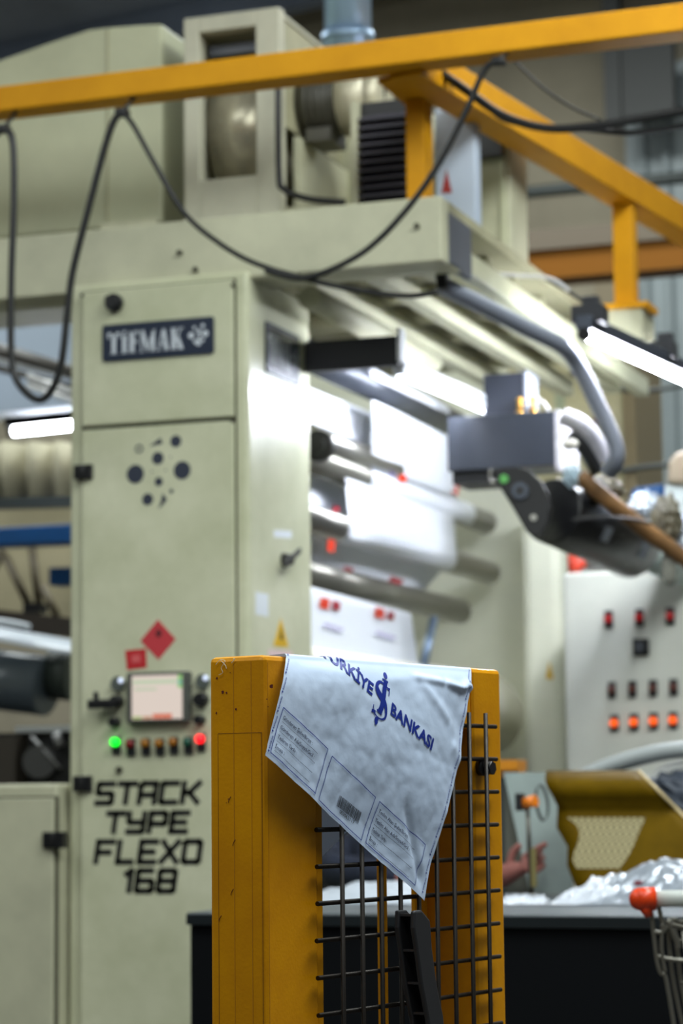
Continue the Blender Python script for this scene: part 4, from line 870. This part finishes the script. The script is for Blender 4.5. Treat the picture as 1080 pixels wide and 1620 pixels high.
for o_, w_ in ((0.004, 0.0007), (0.0765, 0.0007)):
    part('groove', MB().obox(G(UL - 0.0003, 0.0, o_), gx * 0.0006, gb * w_, gz * zr), mat('gate_groove_dark', (132, 86, 2), 0.6), gt)
part('groove', MB().obox(G(UL - 0.0003, zr, 0.004), gx * 0.0006, gb * 0.0725, gz * 0.0007), MATS['gate_groove_dark'], gt)
part('groove', MB().obox(G(UL + 0.0085, 0.0, -0.0003), gx * 0.0008, gb * 0.0006, gz * (VT - 0.01)), GSEAM, gt)
# paint chips and scratches
RUST = mat('rust_chip', (96, 30, 12), 0.7)
def chip(px, py, s, plane_n, plane_p, seed):
    c_ = onp(px, py, plane_n, plane_p); e_ = plane_n.cross(gz).normalized(); pts = []
    for k in range(9):
        a_ = 2 * math.pi * k / 9; r_ = s * (0.55 + 0.8 * abs(noise.noise(V((k * 1.3, seed, 0)))))
        pts.append(c_ + e_ * (r_ * math.cos(a_)) + gz * (r_ * math.sin(a_)))
    part('paint_chip', MB().add(pts, [tuple(range(9))]), RUST, gt)
for k, (px, py, s) in enumerate(((429, 1086, 0.0045), (373, 1122, 0.0025), (352, 1095, 0.0030), (343, 1073, 0.0025), (358, 1096, 0.0022), (342, 1128, 0.0022), (422, 1106, 0.0015), (424, 1118, 0.0013), (364, 1064, 0.0012), (361, 1264, 0.0014), (358, 1270, 0.001))):
    chip(px, py, s, gx, G(UL - 0.0006, 0, 0), k * 3.7)
for k, (px, py) in enumerate(((365, 1260), (372, 1328), (369, 1406), (350, 1448))):
    a_, b_2 = onp(px, py, gx, G(UL - 0.0005, 0, 0)), onp(px - 4, py + 10, gx, G(UL - 0.0005, 0, 0))
    part('scratch', MB().tube([a_, a_.lerp(b_2, 0.6) + gb * 0.0008, b_2], 0.0004, n=5, k=4), RUST, gt)
# wires: horizontals behind, verticals in front
wr = 0.0034
for i in range(-3, 22):
    v = 1.2072 - 0.05 * i
    if v < 0.16: break
    du_ = random.uniform(-0.003, 0.003)
    part('mesh_wire', MB().cyl(G(0.0 + du_, v, -0.010), G(0.4956 + du_, v, -0.010), wr, n=10), WIRE, gt)
for k in range(9):
    u = 0.0535 + 0.05 * k
    part('mesh_wire', MB().cyl(G(u, 0.14, -0.0166), G(u + random.uniform(-.001, .001), 1.377, -0.0166), wr, n=10), WIRE, gt)
# bolt
bc = onp(766, 1213, gb, G(0, 0, -0.01)); bu = (bc - GO).dot(gx)
bo = part('bolt', MB().cyl(G(bu, bc.z, 0), G(bu, bc.z, -0.020), 0.0065, n=14), BLACKM, gt)
part('washer', MB().cyl(G(bu, bc.z, -0.002), G(bu, bc.z, -0.012), 0.014, n=20), BLACK, bo)
part('nut', MB().cyl(G(bu + 0.006, bc.z - 0.002, -0.0121), G(bu + 0.006, bc.z - 0.002, -0.022), 0.0105, n=6), BLACKM, bo)
# handle
HO = -0.050
def gp(px, py, o=HO):
    p = onp(px, py, gb, G(0, 0, o)); return ((p - GO).dot(gx), p.z)
def gprism(px, o0, o1):
    q = [gp(*p, o0) for p in px]; return MB().prism([G(u, v, o0) for u, v in q], gb * (o1 - o0))
HUV = [gp(*p, -0.056) for p in ((656, 1441), (668, 1440), (681, 1456), (684, 1500), (692, 1560), (702, 1608), (708, 1690), (686, 1690), (678, 1612), (668, 1560), (660, 1500), (655, 1468))]
def hprism(uv, o0, o1): return MB().prism([G(u, v, o0) for u, v in uv], gb * (o1 - o0))
def hpx(px): return [gp(*p, -0.056) for p in px]
HB = mat('handle_black', (14, 14, 15), 0.4); HG_ = mat('handle_grip', (46, 46, 48), 0.4)
hn = part('handle', hprism(HUV, -0.030, -0.022), HG_, gt, bevel=0.002, label='black plastic pull handle')
part('grip', hprism(HUV, -0.056, -0.048), HG_, hn, bevel=0.003)
part('spine', hprism(hpx([(668, 1446), (680, 1456), (683, 1500), (691, 1560), (701, 1608), (707, 1690), (697, 1690), (690, 1610), (680, 1560), (672, 1500)]), -0.048, -0.030), HB, hn)
for y0_, xa_, xb_ in ((1446, 657, 672), (1502, 662, 682), (1554, 669, 690), (1602, 678, 700), (1680, 688, 706)):
    part('rib', hprism(hpx([(xa_, y0_), (xb_, y0_), (xb_, y0_ + 4), (xa_, y0_ + 4)]), -0.048, -0.030), HG_, hn)
for q_ in ((664, 1500), (676, 1600)):
    u_, v_ = gp(*q_, -0.024); part('fixing_bolt', MB().cyl(G(u_, v_, -0.024), G(u_, v_, 0.0), 0.004, n=10), BLACKM, hn)
# thread fibres caught on the post
t = solo('thread', MB().tube([onp(x, y, gx, G(UL - 0.003, 0, 0)) for x, y in ((341, 1052), (348, 1044), (356, 1046), (350, 1056), (352, 1064), (346, 1068))], 0.0004, n=5)
     .tube([onp(x, y, gx, G(UL - 0.003, 0, 0)) for x, y in ((348, 1044), (356, 1052), (358, 1058))], 0.0004, n=5)
     .tube([onp(x, y, gx, G(UL - 0.003, 0, 0)) for x, y in ((366, 1049), (371, 1043), (369, 1042))], 0.0005, n=5), mat('white_thread', (220, 214, 190), 0.7), 'tangle of pale thread caught on the gate post top', 'thread')

# ------------------------------------------------------------------ plastic mailing bag hung over the gate
P0 = (-0.1384, 1.3073); BA = R(-27.7)
e1 = (math.cos(BA), math.sin(BA)); e2 = (-math.sin(BA), math.cos(BA))
BH = 0.60
VF = VT - 0.0025         # height of the fold
def lerp_tab(tab, t):
    for (a, p), (b, q) in zip(tab, tab[1:]):
        if t <= b: return p + (q - p) * (t - a) / (b - a)
    return tab[-1][1]
SL = [(0, 0), (0.0316, -0.0031), (0.0678, -0.0068), (0.1052, -0.0093), (0.1415, -0.0135), (0.6, -0.03)]
SR = [(0, 0.4433), (0.037, 0.4375), (0.082, 0.4345), (0.128, 0.4342), (0.176, 0.4364), (0.234, 0.4364), (0.302, 0.4324), (0.3435, 0.4288), (0.375, 0.424), (0.6, 0.424)]
def wr_noise(s, t):
    z = 0
    q = V((s * 5.5, t * 5.5, 0.3))
    z += 0.0060 * noise.noise(q) + 0.0040 * (abs(noise.noise(q * 1.4 + V((4, 1, 0)))) - 0.25) + 0.0011 * (abs(noise.noise(q * 4.0 + V((1, 7, 0)))) - 0.2) + 0.0006 * noise.noise(q * 11)
    return z
def crease(p, a, b, wd):
    ax_, ay_ = b[0] - a[0], b[1] - a[1]; L_ = ax_ * ax_ + ay_ * ay_
    f_ = max(0, min(1, ((p[0] - a[0]) * ax_ + (p[1] - a[1]) * ay_) / L_)); d_ = math.hypot(p[0] - a[0] - ax_ * f_, p[1] - a[1] - ay_ * f_)
    return math.exp(-(d_ / wd) ** 2) * min(1, 6 * min(f_, 1 - f_) + 0.25)
CRE = [((0.245, 1.428), (0.33, 1.421), 0.006, 0.008), ((0.33, 1.421), (0.378, 1.413), 0.006, 0.008), ((0.378, 1.413), (0.408, 1.424), 0.006, 0.007), ((0.400, 1.418), (0.418, 1.402), 0.005, 0.005), ((0.26, 1.42), (0.33, 1.36), 0.010, 0.003), ((0.15, 1.42), (0.24, 1.425), 0.008, 0.0025),
       ((0.20, 1.24), (0.245, 1.12), 0.008, -0.004), ((-0.03, 1.43), (0.10, 1.425), 0.010, 0.0025), ((0.33, 1.33), (0.38, 1.28), 0.012, 0.003)]
def bagpt(s, t, lift=0.0):
    u = P0[0] + e1[0] * s + e2[0] * t; v = P0[1] + e1[1] * s + e2[1] * t
    hang = max(0.0, VF - v)
    base = 0.006 + 0.0185 * (1 - math.exp(-hang / 0.020))
    u += (0.0235 - base) * 1.15
    amp = min(1, hang / 0.03)
    z = base + wr_noise(s, t) * amp * 1.15 + 0.008 * amp * math.exp(-((u - 0.16) / 0.16) ** 2) * math.exp(-((v - 1.30) / 0.09) ** 2)
    for a_, b_, w_, h_ in CRE: z += h_ * crease((u, v), a_, b_, w_) * amp
    if u > -0.11: z = max(z, 0.0225 * (1 - math.exp(-hang / 0.016)))
    z += lift
    w_ = v - VF; r_ = 0.006
    if w_ <= 0: return G(u, v, -z)
    if w_ < r_ * math.pi / 2: return G(u, VF + (r_ + lift) * math.sin(w_ / r_), -(r_ + lift) * math.cos(w_ / r_))
    rest = w_ - r_ * math.pi / 2
    top = DP + 0.008
    if rest < top: return G(u, VF + r_ + lift, rest)
    return G(u, VF + r_ - (rest - top), top + lift)
NS, NT = 150, 210
BAG = mat('bag_plastic', (212, 230, 255), 0.2, var=0.03, vscale=9, bump=0.04, bscale=90, translucent=0.08)
bag = thing('mailing_bag', 'white plastic bank mailing bag hung over the top of the yellow gate', 'bag', G(0.15, 1.10, -0.03))
rows = [[bagpt(lerp_tab(SL, BH * j / NT) + (lerp_tab(SR, BH * j / NT) - lerp_tab(SL, BH * j / NT)) * i / NS, BH * j / NT) for i in range(NS + 1)] for j in range(NT + 1)]
part('bag_sheet', MB().grid(rows), BAG, bag)
INK = mat('bag_blue_ink', (18, 44, 138), 0.45); INKD = mat('bag_dark_ink', (30, 40, 74), 0.5)
LIFT = 0.0009
def bag_xy(px, py):
    p = onp(px, py, gb, G(0, 0, -0.024)); u, v = (p - GO).dot(gx) - P0[0], p.z - P0[1]
    return u * e1[0] + v * e1[1], u * e2[0] + v * e2[1]
def line2(mb, a, b, wd, step=0.006):
    L_ = math.hypot(b[0] - a[0], b[1] - a[1]); n_ = max(1, int(L_ / step)); dx, dy = (b[0] - a[0]) / L_, (b[1] - a[1]) / L_
    nx, ny = -dy * wd / 2, dx * wd / 2
    rows = [[bagpt(a[0] + (b[0] - a[0]) * i / n_ + nx * s_, a[1] + (b[1] - a[1]) * i / n_ + ny * s_, LIFT) for s_ in (-1, 1)] for i in range(n_ + 1)]
    mb.grid(rows)
def poly2(mb, pts, wd, wfun=None):
    n_ = len(pts); rows = []
    for i, (x, y) in enumerate(pts):
        x0_, y0_ = pts[max(i - 1, 0)]; x1_, y1_ = pts[min(i + 1, n_ - 1)]
        l_ = math.hypot(x1_ - x0_, y1_ - y0_) or 1; nx, ny = -(y1_ - y0_) / l_, (x1_ - x0_) / l_
        k_ = wd / 2 * (wfun(i / (n_ - 1)) if wfun else 1)
        rows.append([bagpt(x + nx * k_ * s_, y + ny * k_ * s_, LIFT) for s_ in (-1, 1)])
    mb.grid(rows)
def text2(txt, x0_, y0_, x1_, y1_, h, name, m, bold=0.0, parent=bag):
    cu = bpy.data.curves.new('txt', 'FONT'); cu.body = txt; cu.size = 1.0; cu.offset = bold; cu.resolution_u = 3
    to = bpy.data.objects.new('txt', cu); col.objects.link(to)
    dg = bpy.context.evaluated_depsgraph_get(); me = bpy.data.meshes.new_from_object(to.evaluated_get(dg))
    bpy.data.objects.remove(to); bpy.data.curves.remove(cu)
    bm = bmesh.new(); bm.from_mesh(me); bpy.data.meshes.remove(me)
    bmesh.ops.remove_doubles(bm, verts=bm.verts, dist=1e-5)
    bmesh.ops.triangulate(bm, faces=bm.faces)
    if h > 0.01:
        for _ in range(3):
            es = [e for e in bm.edges if e.calc_length() > 0.16]
            if not es: break
            bmesh.ops.subdivide_edges(bm, edges=es, cuts=1); bmesh.ops.triangulate(bm, faces=[f for f in bm.faces if len(f.verts) > 3])
    if not bm.verts: bm.free(); return
    mnx, mxx = min(v.co.x for v in bm.verts), max(v.co.x for v in bm.verts)
    caph = 0.70
    L_ = math.hypot(x1_ - x0_, y1_ - y0_); dx, dy = (x1_ - x0_) / L_, (y1_ - y0_) / L_
    sx = L_ / (mxx - mnx); sy = h / caph
    mb = MB()
    vs = []
    for v in bm.verts:
        a_, b_ = (v.co.x - mnx) * sx, v.co.y * sy
        vs.append(bagpt(x0_ + dx * a_ - dy * b_, y0_ + dy * a_ + dx * b_, LIFT))
    bm.verts.index_update()
    mb.add(vs, [tuple(v.index for v in f.verts) for f in bm.faces]); bm.free()
    return part(name, mb, m, parent)
# frames with lines
boxes = [(0.0065, 0.124, 0.0080, 0.0760), (0.1365, 0.2588, 0.0050, 0.0720), (0.2705, 0.407, 0.0070, 0.0715)]
for k, (a_, b_, c_, d_) in enumerate(boxes):
    mb = MB()
    for p_, q_ in (((a_, c_), (b_, c_)), ((b_, c_), (b_, d_)), ((b_, d_), (a_, d_)), ((a_, d_), (a_, c_))): line2(mb, p_, q_, 0.0012)
    fr = part('printed_frame', mb, INK, bag)
    if k != 1:
        ml = MB(); ins = 0.006
        for i_ in range(4): line2(ml, (a_ + ins, d_ - 0.018 - i_ * 0.0145), (b_ - 0.020, d_ - 0.018 - i_ * 0.0145), 0.0006)
        part('printed_lines', ml, INKD, fr)
        words = ['G\u00f6nderen \u015eube/Birim :', 'G\u00f6nderen Ad\u0131/Soyad\u0131/Sicil :', 'Teslimat Tarihi :', '\u0130mza :'] if k == 0 else ['Teslim Alan \u015eube/Birim :', 'Teslim Alan Ad\u0131/Soyad\u0131/Sicil :', 'Teslimat Tarihi :', '\u0130mza :']
        wl = [0.074, 0.086, 0.047, 0.022] if k == 0 else [0.086, 0.094, 0.040, 0.022]
        for i_, (w_, l_) in enumerate(zip(words, wl)):
            y_ = d_ - 0.0155 - i_ * 0.0145 + 0.002
            text2(w_, a_ + ins, y_, a_ + ins + l_, y_, 0.0052, 'form_text', INKD, 0.012, fr)
# barcode
bx0, by0 = bag_xy(533, 1275); bx1, by1 = bag_xy(568, 1302)
mb = MB(); x_ = 0.0; rnd = random.Random(4); L_ = math.hypot(bx1 - bx0, by1 - by0)
bt = bag_xy(537, 1258); hh = math.hypot(bt[0] - bx0, bt[1] - by0)
dx, dy = (bx1 - bx0) / L_, (by1 - by0) / L_
while x_ < L_:
    w_ = rnd.choice((0.0006, 0.0006, 0.0012, 0.0018)); g_ = rnd.choice((0.0006, 0.0008, 0.0012))
    p_ = [(x_, 0), (min(x_ + w_, L_), 0), (min(x_ + w_, L_), hh), (x_, hh)]
    mb.add([bagpt(bx0 + dx * a_ - dy * b_, by0 + dy * a_ + dx * b_, LIFT) for a_, b_ in p_], [(0, 1, 2, 3)]); x_ += w_ + g_
BKI = mat('bag_black_ink', (26, 28, 34), 0.5)
bc_ = part('barcode', mb, BKI, bag)
a_, b_ = bag_xy(537, 1286), bag_xy(561, 1304)
text2('003062117', a_[0], a_[1], b_[0], b_[1], 0.0052, 'barcode_number', BKI, 0.01, bc_)
# headline and emblem
a_, b_ = bag_xy(612.5, 1129), bag_xy(675, 1187)
ct = bag_xy(617.6, 1112); hcap = 0.0180
text2('BANKASI', a_[0], a_[1], b_[0], b_[1], hcap, 'headline', INK, 0.032)
ang = math.atan2(b_[1] - a_[1], b_[0] - a_[0]); e_ = bag_xy(585.5, 1100)
Lt = 0.1265
text2('T\u00dcRK\u0130YE', e_[0] - Lt * math.cos(ang), e_[1] - Lt * math.sin(ang), e_[0], e_[1], hcap, 'headline', INK, 0.032)
lg = MB(); lp = lambda pts: [bag_xy(500 + x / 5.4, 1030 + y / 5.4) for x, y in pts]
def smooth2(pts, k=8): return [(p.x, p.y) for p in spline([V((x, y, 0)) for x, y in pts], k)]
poly2(lg, smooth2(lp([(612, 380), (617, 335), (600, 312), (578, 300), (562, 272), (538, 260), (512, 285), (512, 335), (540, 395), (568, 450), (572, 520), (558, 572), (525, 583), (492, 560), (470, 515), (468, 455)])), 0.0085, lambda f: 0.25 + 1.0 * math.exp(-((f - 0.52) / 0.16) ** 2))
sx_ = lp([(592, 248), (565, 395), (532, 505)])
poly2(lg, smooth2(lp([(588, 262), (565, 370), (538, 470), (515, 520)])), 0.0105)
poly2(lg, lp([(562, 235), (610, 268)]), 0.003); poly2(lg, lp([(494, 500), (530, 543)]), 0.003)
poly2(lg, lp([(600, 318), (625, 328)]), 0.003); poly2(lg, lp([(450, 505), (470, 512), (482, 522)]), 0.0045)
c_ = lp([(592, 206)])[0]
lg.add([bagpt(c_[0] + 0.0052 * math.cos(R(k * 30)), c_[1] + 0.0052 * math.sin(R(k * 30)), LIFT) for k in range(12)], [tuple(range(12))])
poly2(lg, smooth2(lp([(505, 570), (487, 585), (482, 605), (474, 630)])), 0.0075, lambda f: 0.3 + 0.9 * math.sin(math.pi * min(1, f * 1.05)))
part('bank_emblem', lg, INK, bag)
# printed borders of small words along both edges
for tab_, so_, t0_, t1_ in ((SL, 0.0045, 0.012, 0.20), (SR, -0.0085, 0.012, 0.40)):
    t_ = t0_
    while t_ < t1_:
        s_ = lerp_tab(tab_, t_ + 0.009) + so_
        text2('BANKASI', s_ + 0.0013, t_, s_ + 0.0013, t_ + 0.0185, 0.0026, 'border_text', INK, 0.02)
        mb = MB(); mb.add([bagpt(s_ + 0.0016 * math.cos(R(k * 45)), t_ - 0.0035 + 0.0016 * math.sin(R(k * 45)), LIFT) for k in range(8)], [tuple(range(8))]); part('border_dot', mb, INK, bag)
        t_ += 0.0285

# ------------------------------------------------------------------ shopping cart
ct = thing('shopping_cart', 'wire shopping cart with white handle and orange end cap at lower right', 'cart', (zz(1100, 1600, 0.6).x, 4.9, 0))
DC = 4.75
A = dd(1036, 1422, DC); Bc = A + rt0 * 0.36
part('handle_bar', MB().cyl(A, Bc, 0.0165, n=20), mat('cart_white', (200, 206, 200), 0.4), ct)
cap = MB().cyl(A - rt0 * 0.036, A + rt0 * 0.0, 0.022, 0.0235, n=20).ball(A - rt0 * 0.030, 0.022).cyl(A + V((0, 0, -0.012)) - rt0 * 0.02, A + V((0, 0, -0.034)) - rt0 * 0.012, 0.016, 0.008)
part('end_cap', cap, mat('cart_orange', (214, 62, 14), 0.35), ct)
CW = mat('cart_chrome', (128, 126, 116), 0.35, metal=0.6)
def cw(pts, r=0.0045, k=5): part('cart_wire', MB().tube([dd(x, y, D) for x, y, D in pts], r, n=8, k=k), CW, ct)
cw([(1030, 1445, DC), (1034, 1480, DC), (1039, 1520, DC), (1045, 1540, DC), (1053, 1548, DC), (1066, 1625, DC), (1075, 1690, DC)])
cw([(1041, 1432, DC), (1047, 1458, DC), (1052, 1470, DC)])
cw([(1048, 1460, DC), (1046, 1500, DC), (1052, 1540, DC)]); cw([(1056, 1462, DC + 0.02), (1063, 1540, DC + 0.02), (1080, 1625, DC + 0.02), (1095, 1690, DC)])
cw([(1066, 1455, DC + 0.03), (1072, 1510, DC + 0.03), (1078, 1560, DC + 0.03), (1098, 1660, DC)])
cw([(1034, 1474, DC), (1048, 1474, DC), (1064, 1455, DC), (1075, 1458, DC), (1110, 1459, DC)]); cw([(1040, 1513, DC), (1062, 1518, DC), (1110, 1522, DC)]); cw([(1075, 1488, DC), (1110, 1490, DC)])
cw([(1056, 1455, DC), (1070, 1488, DC), (1072, 1500, DC)], 0.007); cw([(1085, 1455, DC + 0.05), (1092, 1560, DC + 0.05), (1105, 1680, DC)])
cw([(1068, 1478, DC + 0.02), (1060, 1482, DC + 0.02)], 0.006)
# basket reaching towards the aisle and to the right, out of the photograph
fh = V((fw.x, fw.y, 0)).normalized()
def CL(r_, f_, z_): return A + rt0 * r_ - fh * f_ + V((0, 0, z_))
BL = 0.66
def side(k, f, z):     # left (k=0) and right (k=1) basket wall: tapers towards the front and the bottom
    q_ = 0.02 + 0.06 * f / BL + 0.05 * (-z) / 0.38
    return CL(q_ if k == 0 else 0.56 - q_, f, z)
def wire2(a_, b_, r=0.0035): part('basket_wire', MB().cyl(a_, b_, r, n=8), CW, ct)
for k in (0, 1):
    for z_ in (-0.05, -0.16, -0.27, -0.38): wire2(side(k, 0.03, z_), side(k, BL, z_ + (0.06 if z_ < -0.3 else 0.0)), 0.005 if z_ in (-0.05, -0.38) else 0.0035)
    for n_ in range(1, 9): wire2(side(k, 0.03 + n_ * 0.0785, -0.05), side(k, 0.03 + n_ * 0.0785, -0.38 + 0.06 * n_ / 8))
for n_ in range(9): wire2(side(0, 0.03 + n_ * 0.0785, -0.38 + 0.06 * n_ / 8), side(1, 0.03 + n_ * 0.0785, -0.38 + 0.06 * n_ / 8))
for z_ in (-0.05, -0.16, -0.27): wire2(side(0, BL, z_), side(1, BL, z_))
for n_ in range(1, 5): wire2(side(0, BL, -0.05).lerp(side(1, BL, -0.05), n_ / 5), side(0, BL, -0.32).lerp(side(1, BL, -0.32), n_ / 5)); wire2(side(0, 0.03, -0.05).lerp(side(1, 0.03, -0.05), n_ / 5 + 0.1), side(0, 0.03, -0.38).lerp(side(1, 0.03, -0.38), n_ / 5 + 0.1))
part('handle_bar', MB().cyl(CL(0.36, 0, 0), CL(0.545, 0, 0), 0.0165, n=20), MATS['cart_white'], ct)
part('end_cap', MB().cyl(CL(0.545, 0, 0), CL(0.58, 0, 0), 0.0235, 0.022, n=20), MATS['cart_orange'], ct)
for k in (0, 1):
    g0 = side(k, 0.03, -0.38); x_ = 0.10 if k == 0 else 0.46; zg = 0.14 - A.z
    part('cart_leg', MB().tube([g0, CL(x_, 0.06, zg + 0.25), CL(x_, 0.10, zg)], 0.011, n=10), CW, ct)
    part('chassis_tube', MB().tube([CL(x_, 0.10, zg), CL(x_, 0.60, zg)], 0.011, n=10, k=1), CW, ct)
    part('upright_tube', MB().cyl(CL(x_, 0.50, zg), side(k, 0.52, -0.335), 0.010, n=10), CW, ct)
    for f_ in (0.12, 0.58):
        q_ = CL(x_, f_, 0.065 - A.z)
        wh = part('caster', MB().cyl(q_ - rt0 * 0.012, q_ + rt0 * 0.012, 0.065, n=24), BLACK, ct)
        part('fork', MB().obox(q_ - rt0 * 0.02 - fh * 0.015 + V((0, 0, 0.066)), rt0 * 0.04, fh * 0.03, V((0, 0, 0.012))), CW, wh)

# ------------------------------------------------------------------ person seated behind the table
PX, PY = -2.27, 6.86
def skin_obj(name, verts, edges, radii, m, parent, root=0, sub=2):
    me = bpy.data.meshes.new(name); me.from_pydata([V(v) for v in verts], edges, []); me.materials.append(m)
    o = bpy.data.objects.new(name, me); col.objects.link(o); o.parent = parent
    s = o.modifiers.new('skin', 'SKIN'); s.use_smooth_shade = True
    if not me.skin_vertices: me.attributes  # layer is created with the modifier
    lay = me.skin_vertices[0] if me.skin_vertices else None
    if lay:
        for i, r_ in enumerate(radii):
            rr = r_ if isinstance(r_, tuple) else (r_, r_); lay.data[i].radius = rr; lay.data[i].use_root = (i == root)
    u_ = o.modifiers.new('sub', 'SUBSURF'); u_.levels = sub; u_.render_levels = sub
    return o
SKIN = mat('skin', (168, 104, 94), 0.5, var=0.1, vscale=30); SHIRT = mat('navy_shirt', (22, 32, 56), 0.8, var=0.25, vscale=14); TRS = mat('dark_trousers', (30, 32, 38), 0.8)
ps = thing('person', 'person in a navy shirt sitting behind the table, hand pointing at the plate', 'person', (PX, PY, 0)); ORG[ps] = V((0, 0, 0))
hand_c = yy(834, 1382, 6.26) - V((PX, PY, 0))
Bv, Be, Br = [], [], []
def bv(p, r_, prev=None):
    Bv.append(p); Br.append(r_); i = len(Bv) - 1
    if prev is not None: Be.append((prev, i))
    return i
pel = bv((0, 0.06, 0.64), 0.13); sp1 = bv((0, 0.04, 0.82), 0.125, pel); sp2 = bv((0, 0.0, 1.0), 0.13, sp1); ch = bv((0, -0.02, 1.09), 0.10, sp2)
nk = bv((0, -0.04, 1.17), 0.05, ch); nk2 = bv((0, -0.055, 1.225), 0.048, nk); hd1 = bv((0, -0.075, 1.28), (0.066, 0.075), nk2); hd2 = bv((0, -0.075, 1.34), (0.075, 0.088), hd1); hd3 = bv((0, -0.07, 1.40), (0.06, 0.07), hd2)
def arm(sgn, el, wr_):
    sh = bv((0.16 * sgn, -0.02, 1.09), 0.058, ch); e = bv(el, 0.043, sh); w_ = bv(wr_, 0.030, e); return w_
wl_ = arm(-1, (-0.225, -0.12, 1.035), (0.10, -0.25, 1.02))
wrx = hand_c + V((-0.075, 0.02, -0.012))
wr2 = arm(1, (0.205, -0.10, 1.035), tuple(wrx))
def hand(w_, o_, fx, fy, fz, point=False):
    """o_ palm start, fx along the fingers, fy across towards the thumb, fz back of hand"""
    pm = bv(tuple(o_ + fx * 0.045), (0.030, 0.020), w_); pe_ = bv(tuple(o_ + fx * 0.075), (0.026, 0.016), pm)
    for k, (off, ln) in enumerate(((0.024, 0.072), (0.008, 0.080), (-0.009, 0.074), (-0.025, 0.058))):
        b0 = o_ + fx * 0.078 + fy * off; prev = bv(tuple(b0), 0.0095, pe_)
        curl = 0.06 if (point and k == 0) else (1.7 if point else 0.95)
        d_ = fx.copy(); p_ = b0
        for j in range(3):
            d_ = (d_ * math.cos(curl * (0.5 if j == 0 else 0.75)) - fz * math.sin(curl * (0.5 if j == 0 else 0.75))).normalized()
            p_ = p_ + d_ * ln * (0.42, 0.32, 0.26)[j]; prev = bv(tuple(p_), (0.0092, 0.0085, 0.0075)[j], prev)
            fz_ = fz
    t0_ = o_ + fx * 0.03 + fy * 0.028; prev = bv(tuple(t0_), 0.0125, pm)
    prev = bv(tuple(t0_ + fy * 0.022 + fx * 0.022 - fz * 0.008), 0.011, prev); bv(tuple(t0_ + fy * 0.028 + fx * 0.052 - fz * 0.014), 0.009, prev)
hand(wr2, wrx + V((0.01, 0, 0)), V((0.86, -0.12, 0.46)).normalized(), V((-0.42, -0.25, 0.85)).normalized(), V((0.1, -0.97, -0.2)).normalized() * 1.0, True)
lw = V((0.10, -0.25, 1.02)); hand(wl_, lw, V((0.94, -0.3, -0.08)).normalized(), V((0.1, 0.3, 0.9)).normalized(), V((0.3, 0.9, -0.3)).normalized())
body = skin_obj('body', Bv, Be, Br, SKIN, ps)
# clothing
Sv, Se, Sr = [], [], []
def sv(p, r_, prev=None):
    Sv.append(p); Sr.append(r_); i = len(Sv) - 1
    if prev is not None: Se.append((prev, i))
    return i
a0 = sv((0, 0.06, 0.62), 0.155); a1 = sv((0, 0.04, 0.82), 0.15, a0); a2 = sv((0, 0.0, 1.0), 0.155, a1); a3 = sv((0, -0.02, 1.095), 0.115, a2); a4 = sv((0, -0.038, 1.155), 0.064, a3)
for sgn, el, wv in ((-1, (-0.225, -0.12, 1.04), (0.07, -0.24, 1.025)), (1, (0.205, -0.10, 1.04), tuple(V((0.205, -0.10, 1.04)).lerp(wrx, 0.72)))):
    s_ = sv((0.165 * sgn, -0.02, 1.085), 0.075, a3); e_2 = sv(el, 0.057, s_); sv(wv, 0.045, e_2)
skin_obj('shirt', Sv, Se, Sr, SHIRT, ps)
Tv = [(0, 0.07, 0.60), (-0.11, 0.02, 0.585), (-0.13, -0.16, 0.57), (-0.14, -0.13, 0.12), (0.11, 0.02, 0.585), (0.13, -0.16, 0.57), (0.14, -0.13, 0.12)]
skin_obj('trousers', Tv, [(0, 1), (1, 2), (2, 3), (0, 4), (4, 5), (5, 6)], [0.13, 0.095, 0.075, 0.055, 0.095, 0.075, 0.055], TRS, ps)
for sgn in (-1, 1):
    skin_obj('shoe', [(0.14 * sgn, -0.11, 0.05), (0.14 * sgn, -0.2, 0.045), (0.145 * sgn, -0.28, 0.035)], [(0, 1), (1, 2)], [0.05, 0.046, 0.034], BLACK, ps)
hr = MB().ball((0, -0.058, 1.372), 0.085, 0.092, 0.082, n=20, m=12); hh_ = part('hair', hr, mat('dark_hair', (28, 22, 18), 0.7), ps)
for sgn in (-1, 1):
    part('eye', MB().ball((0.028 * sgn, -0.150, 1.325), 0.011), mat('eye_white', (220, 216, 210), 0.3), ps)
    part('iris', MB().ball((0.028 * sgn, -0.1575, 1.325), 0.0055), mat('dark_iris', (40, 28, 20), 0.3), ps)
    part('ear', MB().ball((0.078 * sgn, -0.07, 1.315), 0.012, 0.02, 0.03), SKIN, ps)
part('nose', MB().prism([V((-0.014, -0.150, 1.285)), V((0.014, -0.150, 1.285)), V((0.006, -0.150, 1.33)), V((-0.006, -0.150, 1.33))], V((0, -0.022, -0.004))), SKIN, ps, bevel=0.006)
part('mouth', MB().ball((0, -0.142, 1.262), 0.024, 0.008, 0.006), mat('lips', (150, 82, 78), 0.5), ps)
stl = thing('stool', 'round black work stool under the seated person behind the table', 'stool', (PX, PY + 0.05, 0))
part('seat', MB().cyl((PX, PY + 0.05, 0.44), (PX, PY + 0.05, 0.49), 0.15, n=32), BLACKM, stl, bevel=0.008)
for k in range(4):
    a_ = R(45 + 90 * k); part('leg', MB().cyl((PX + 0.1 * math.cos(a_), PY + 0.05 + 0.1 * math.sin(a_), 0.44), (PX + 0.16 * math.cos(a_), PY + 0.05 + 0.13 * math.sin(a_), 0), 0.012, n=12), STEELD, stl)
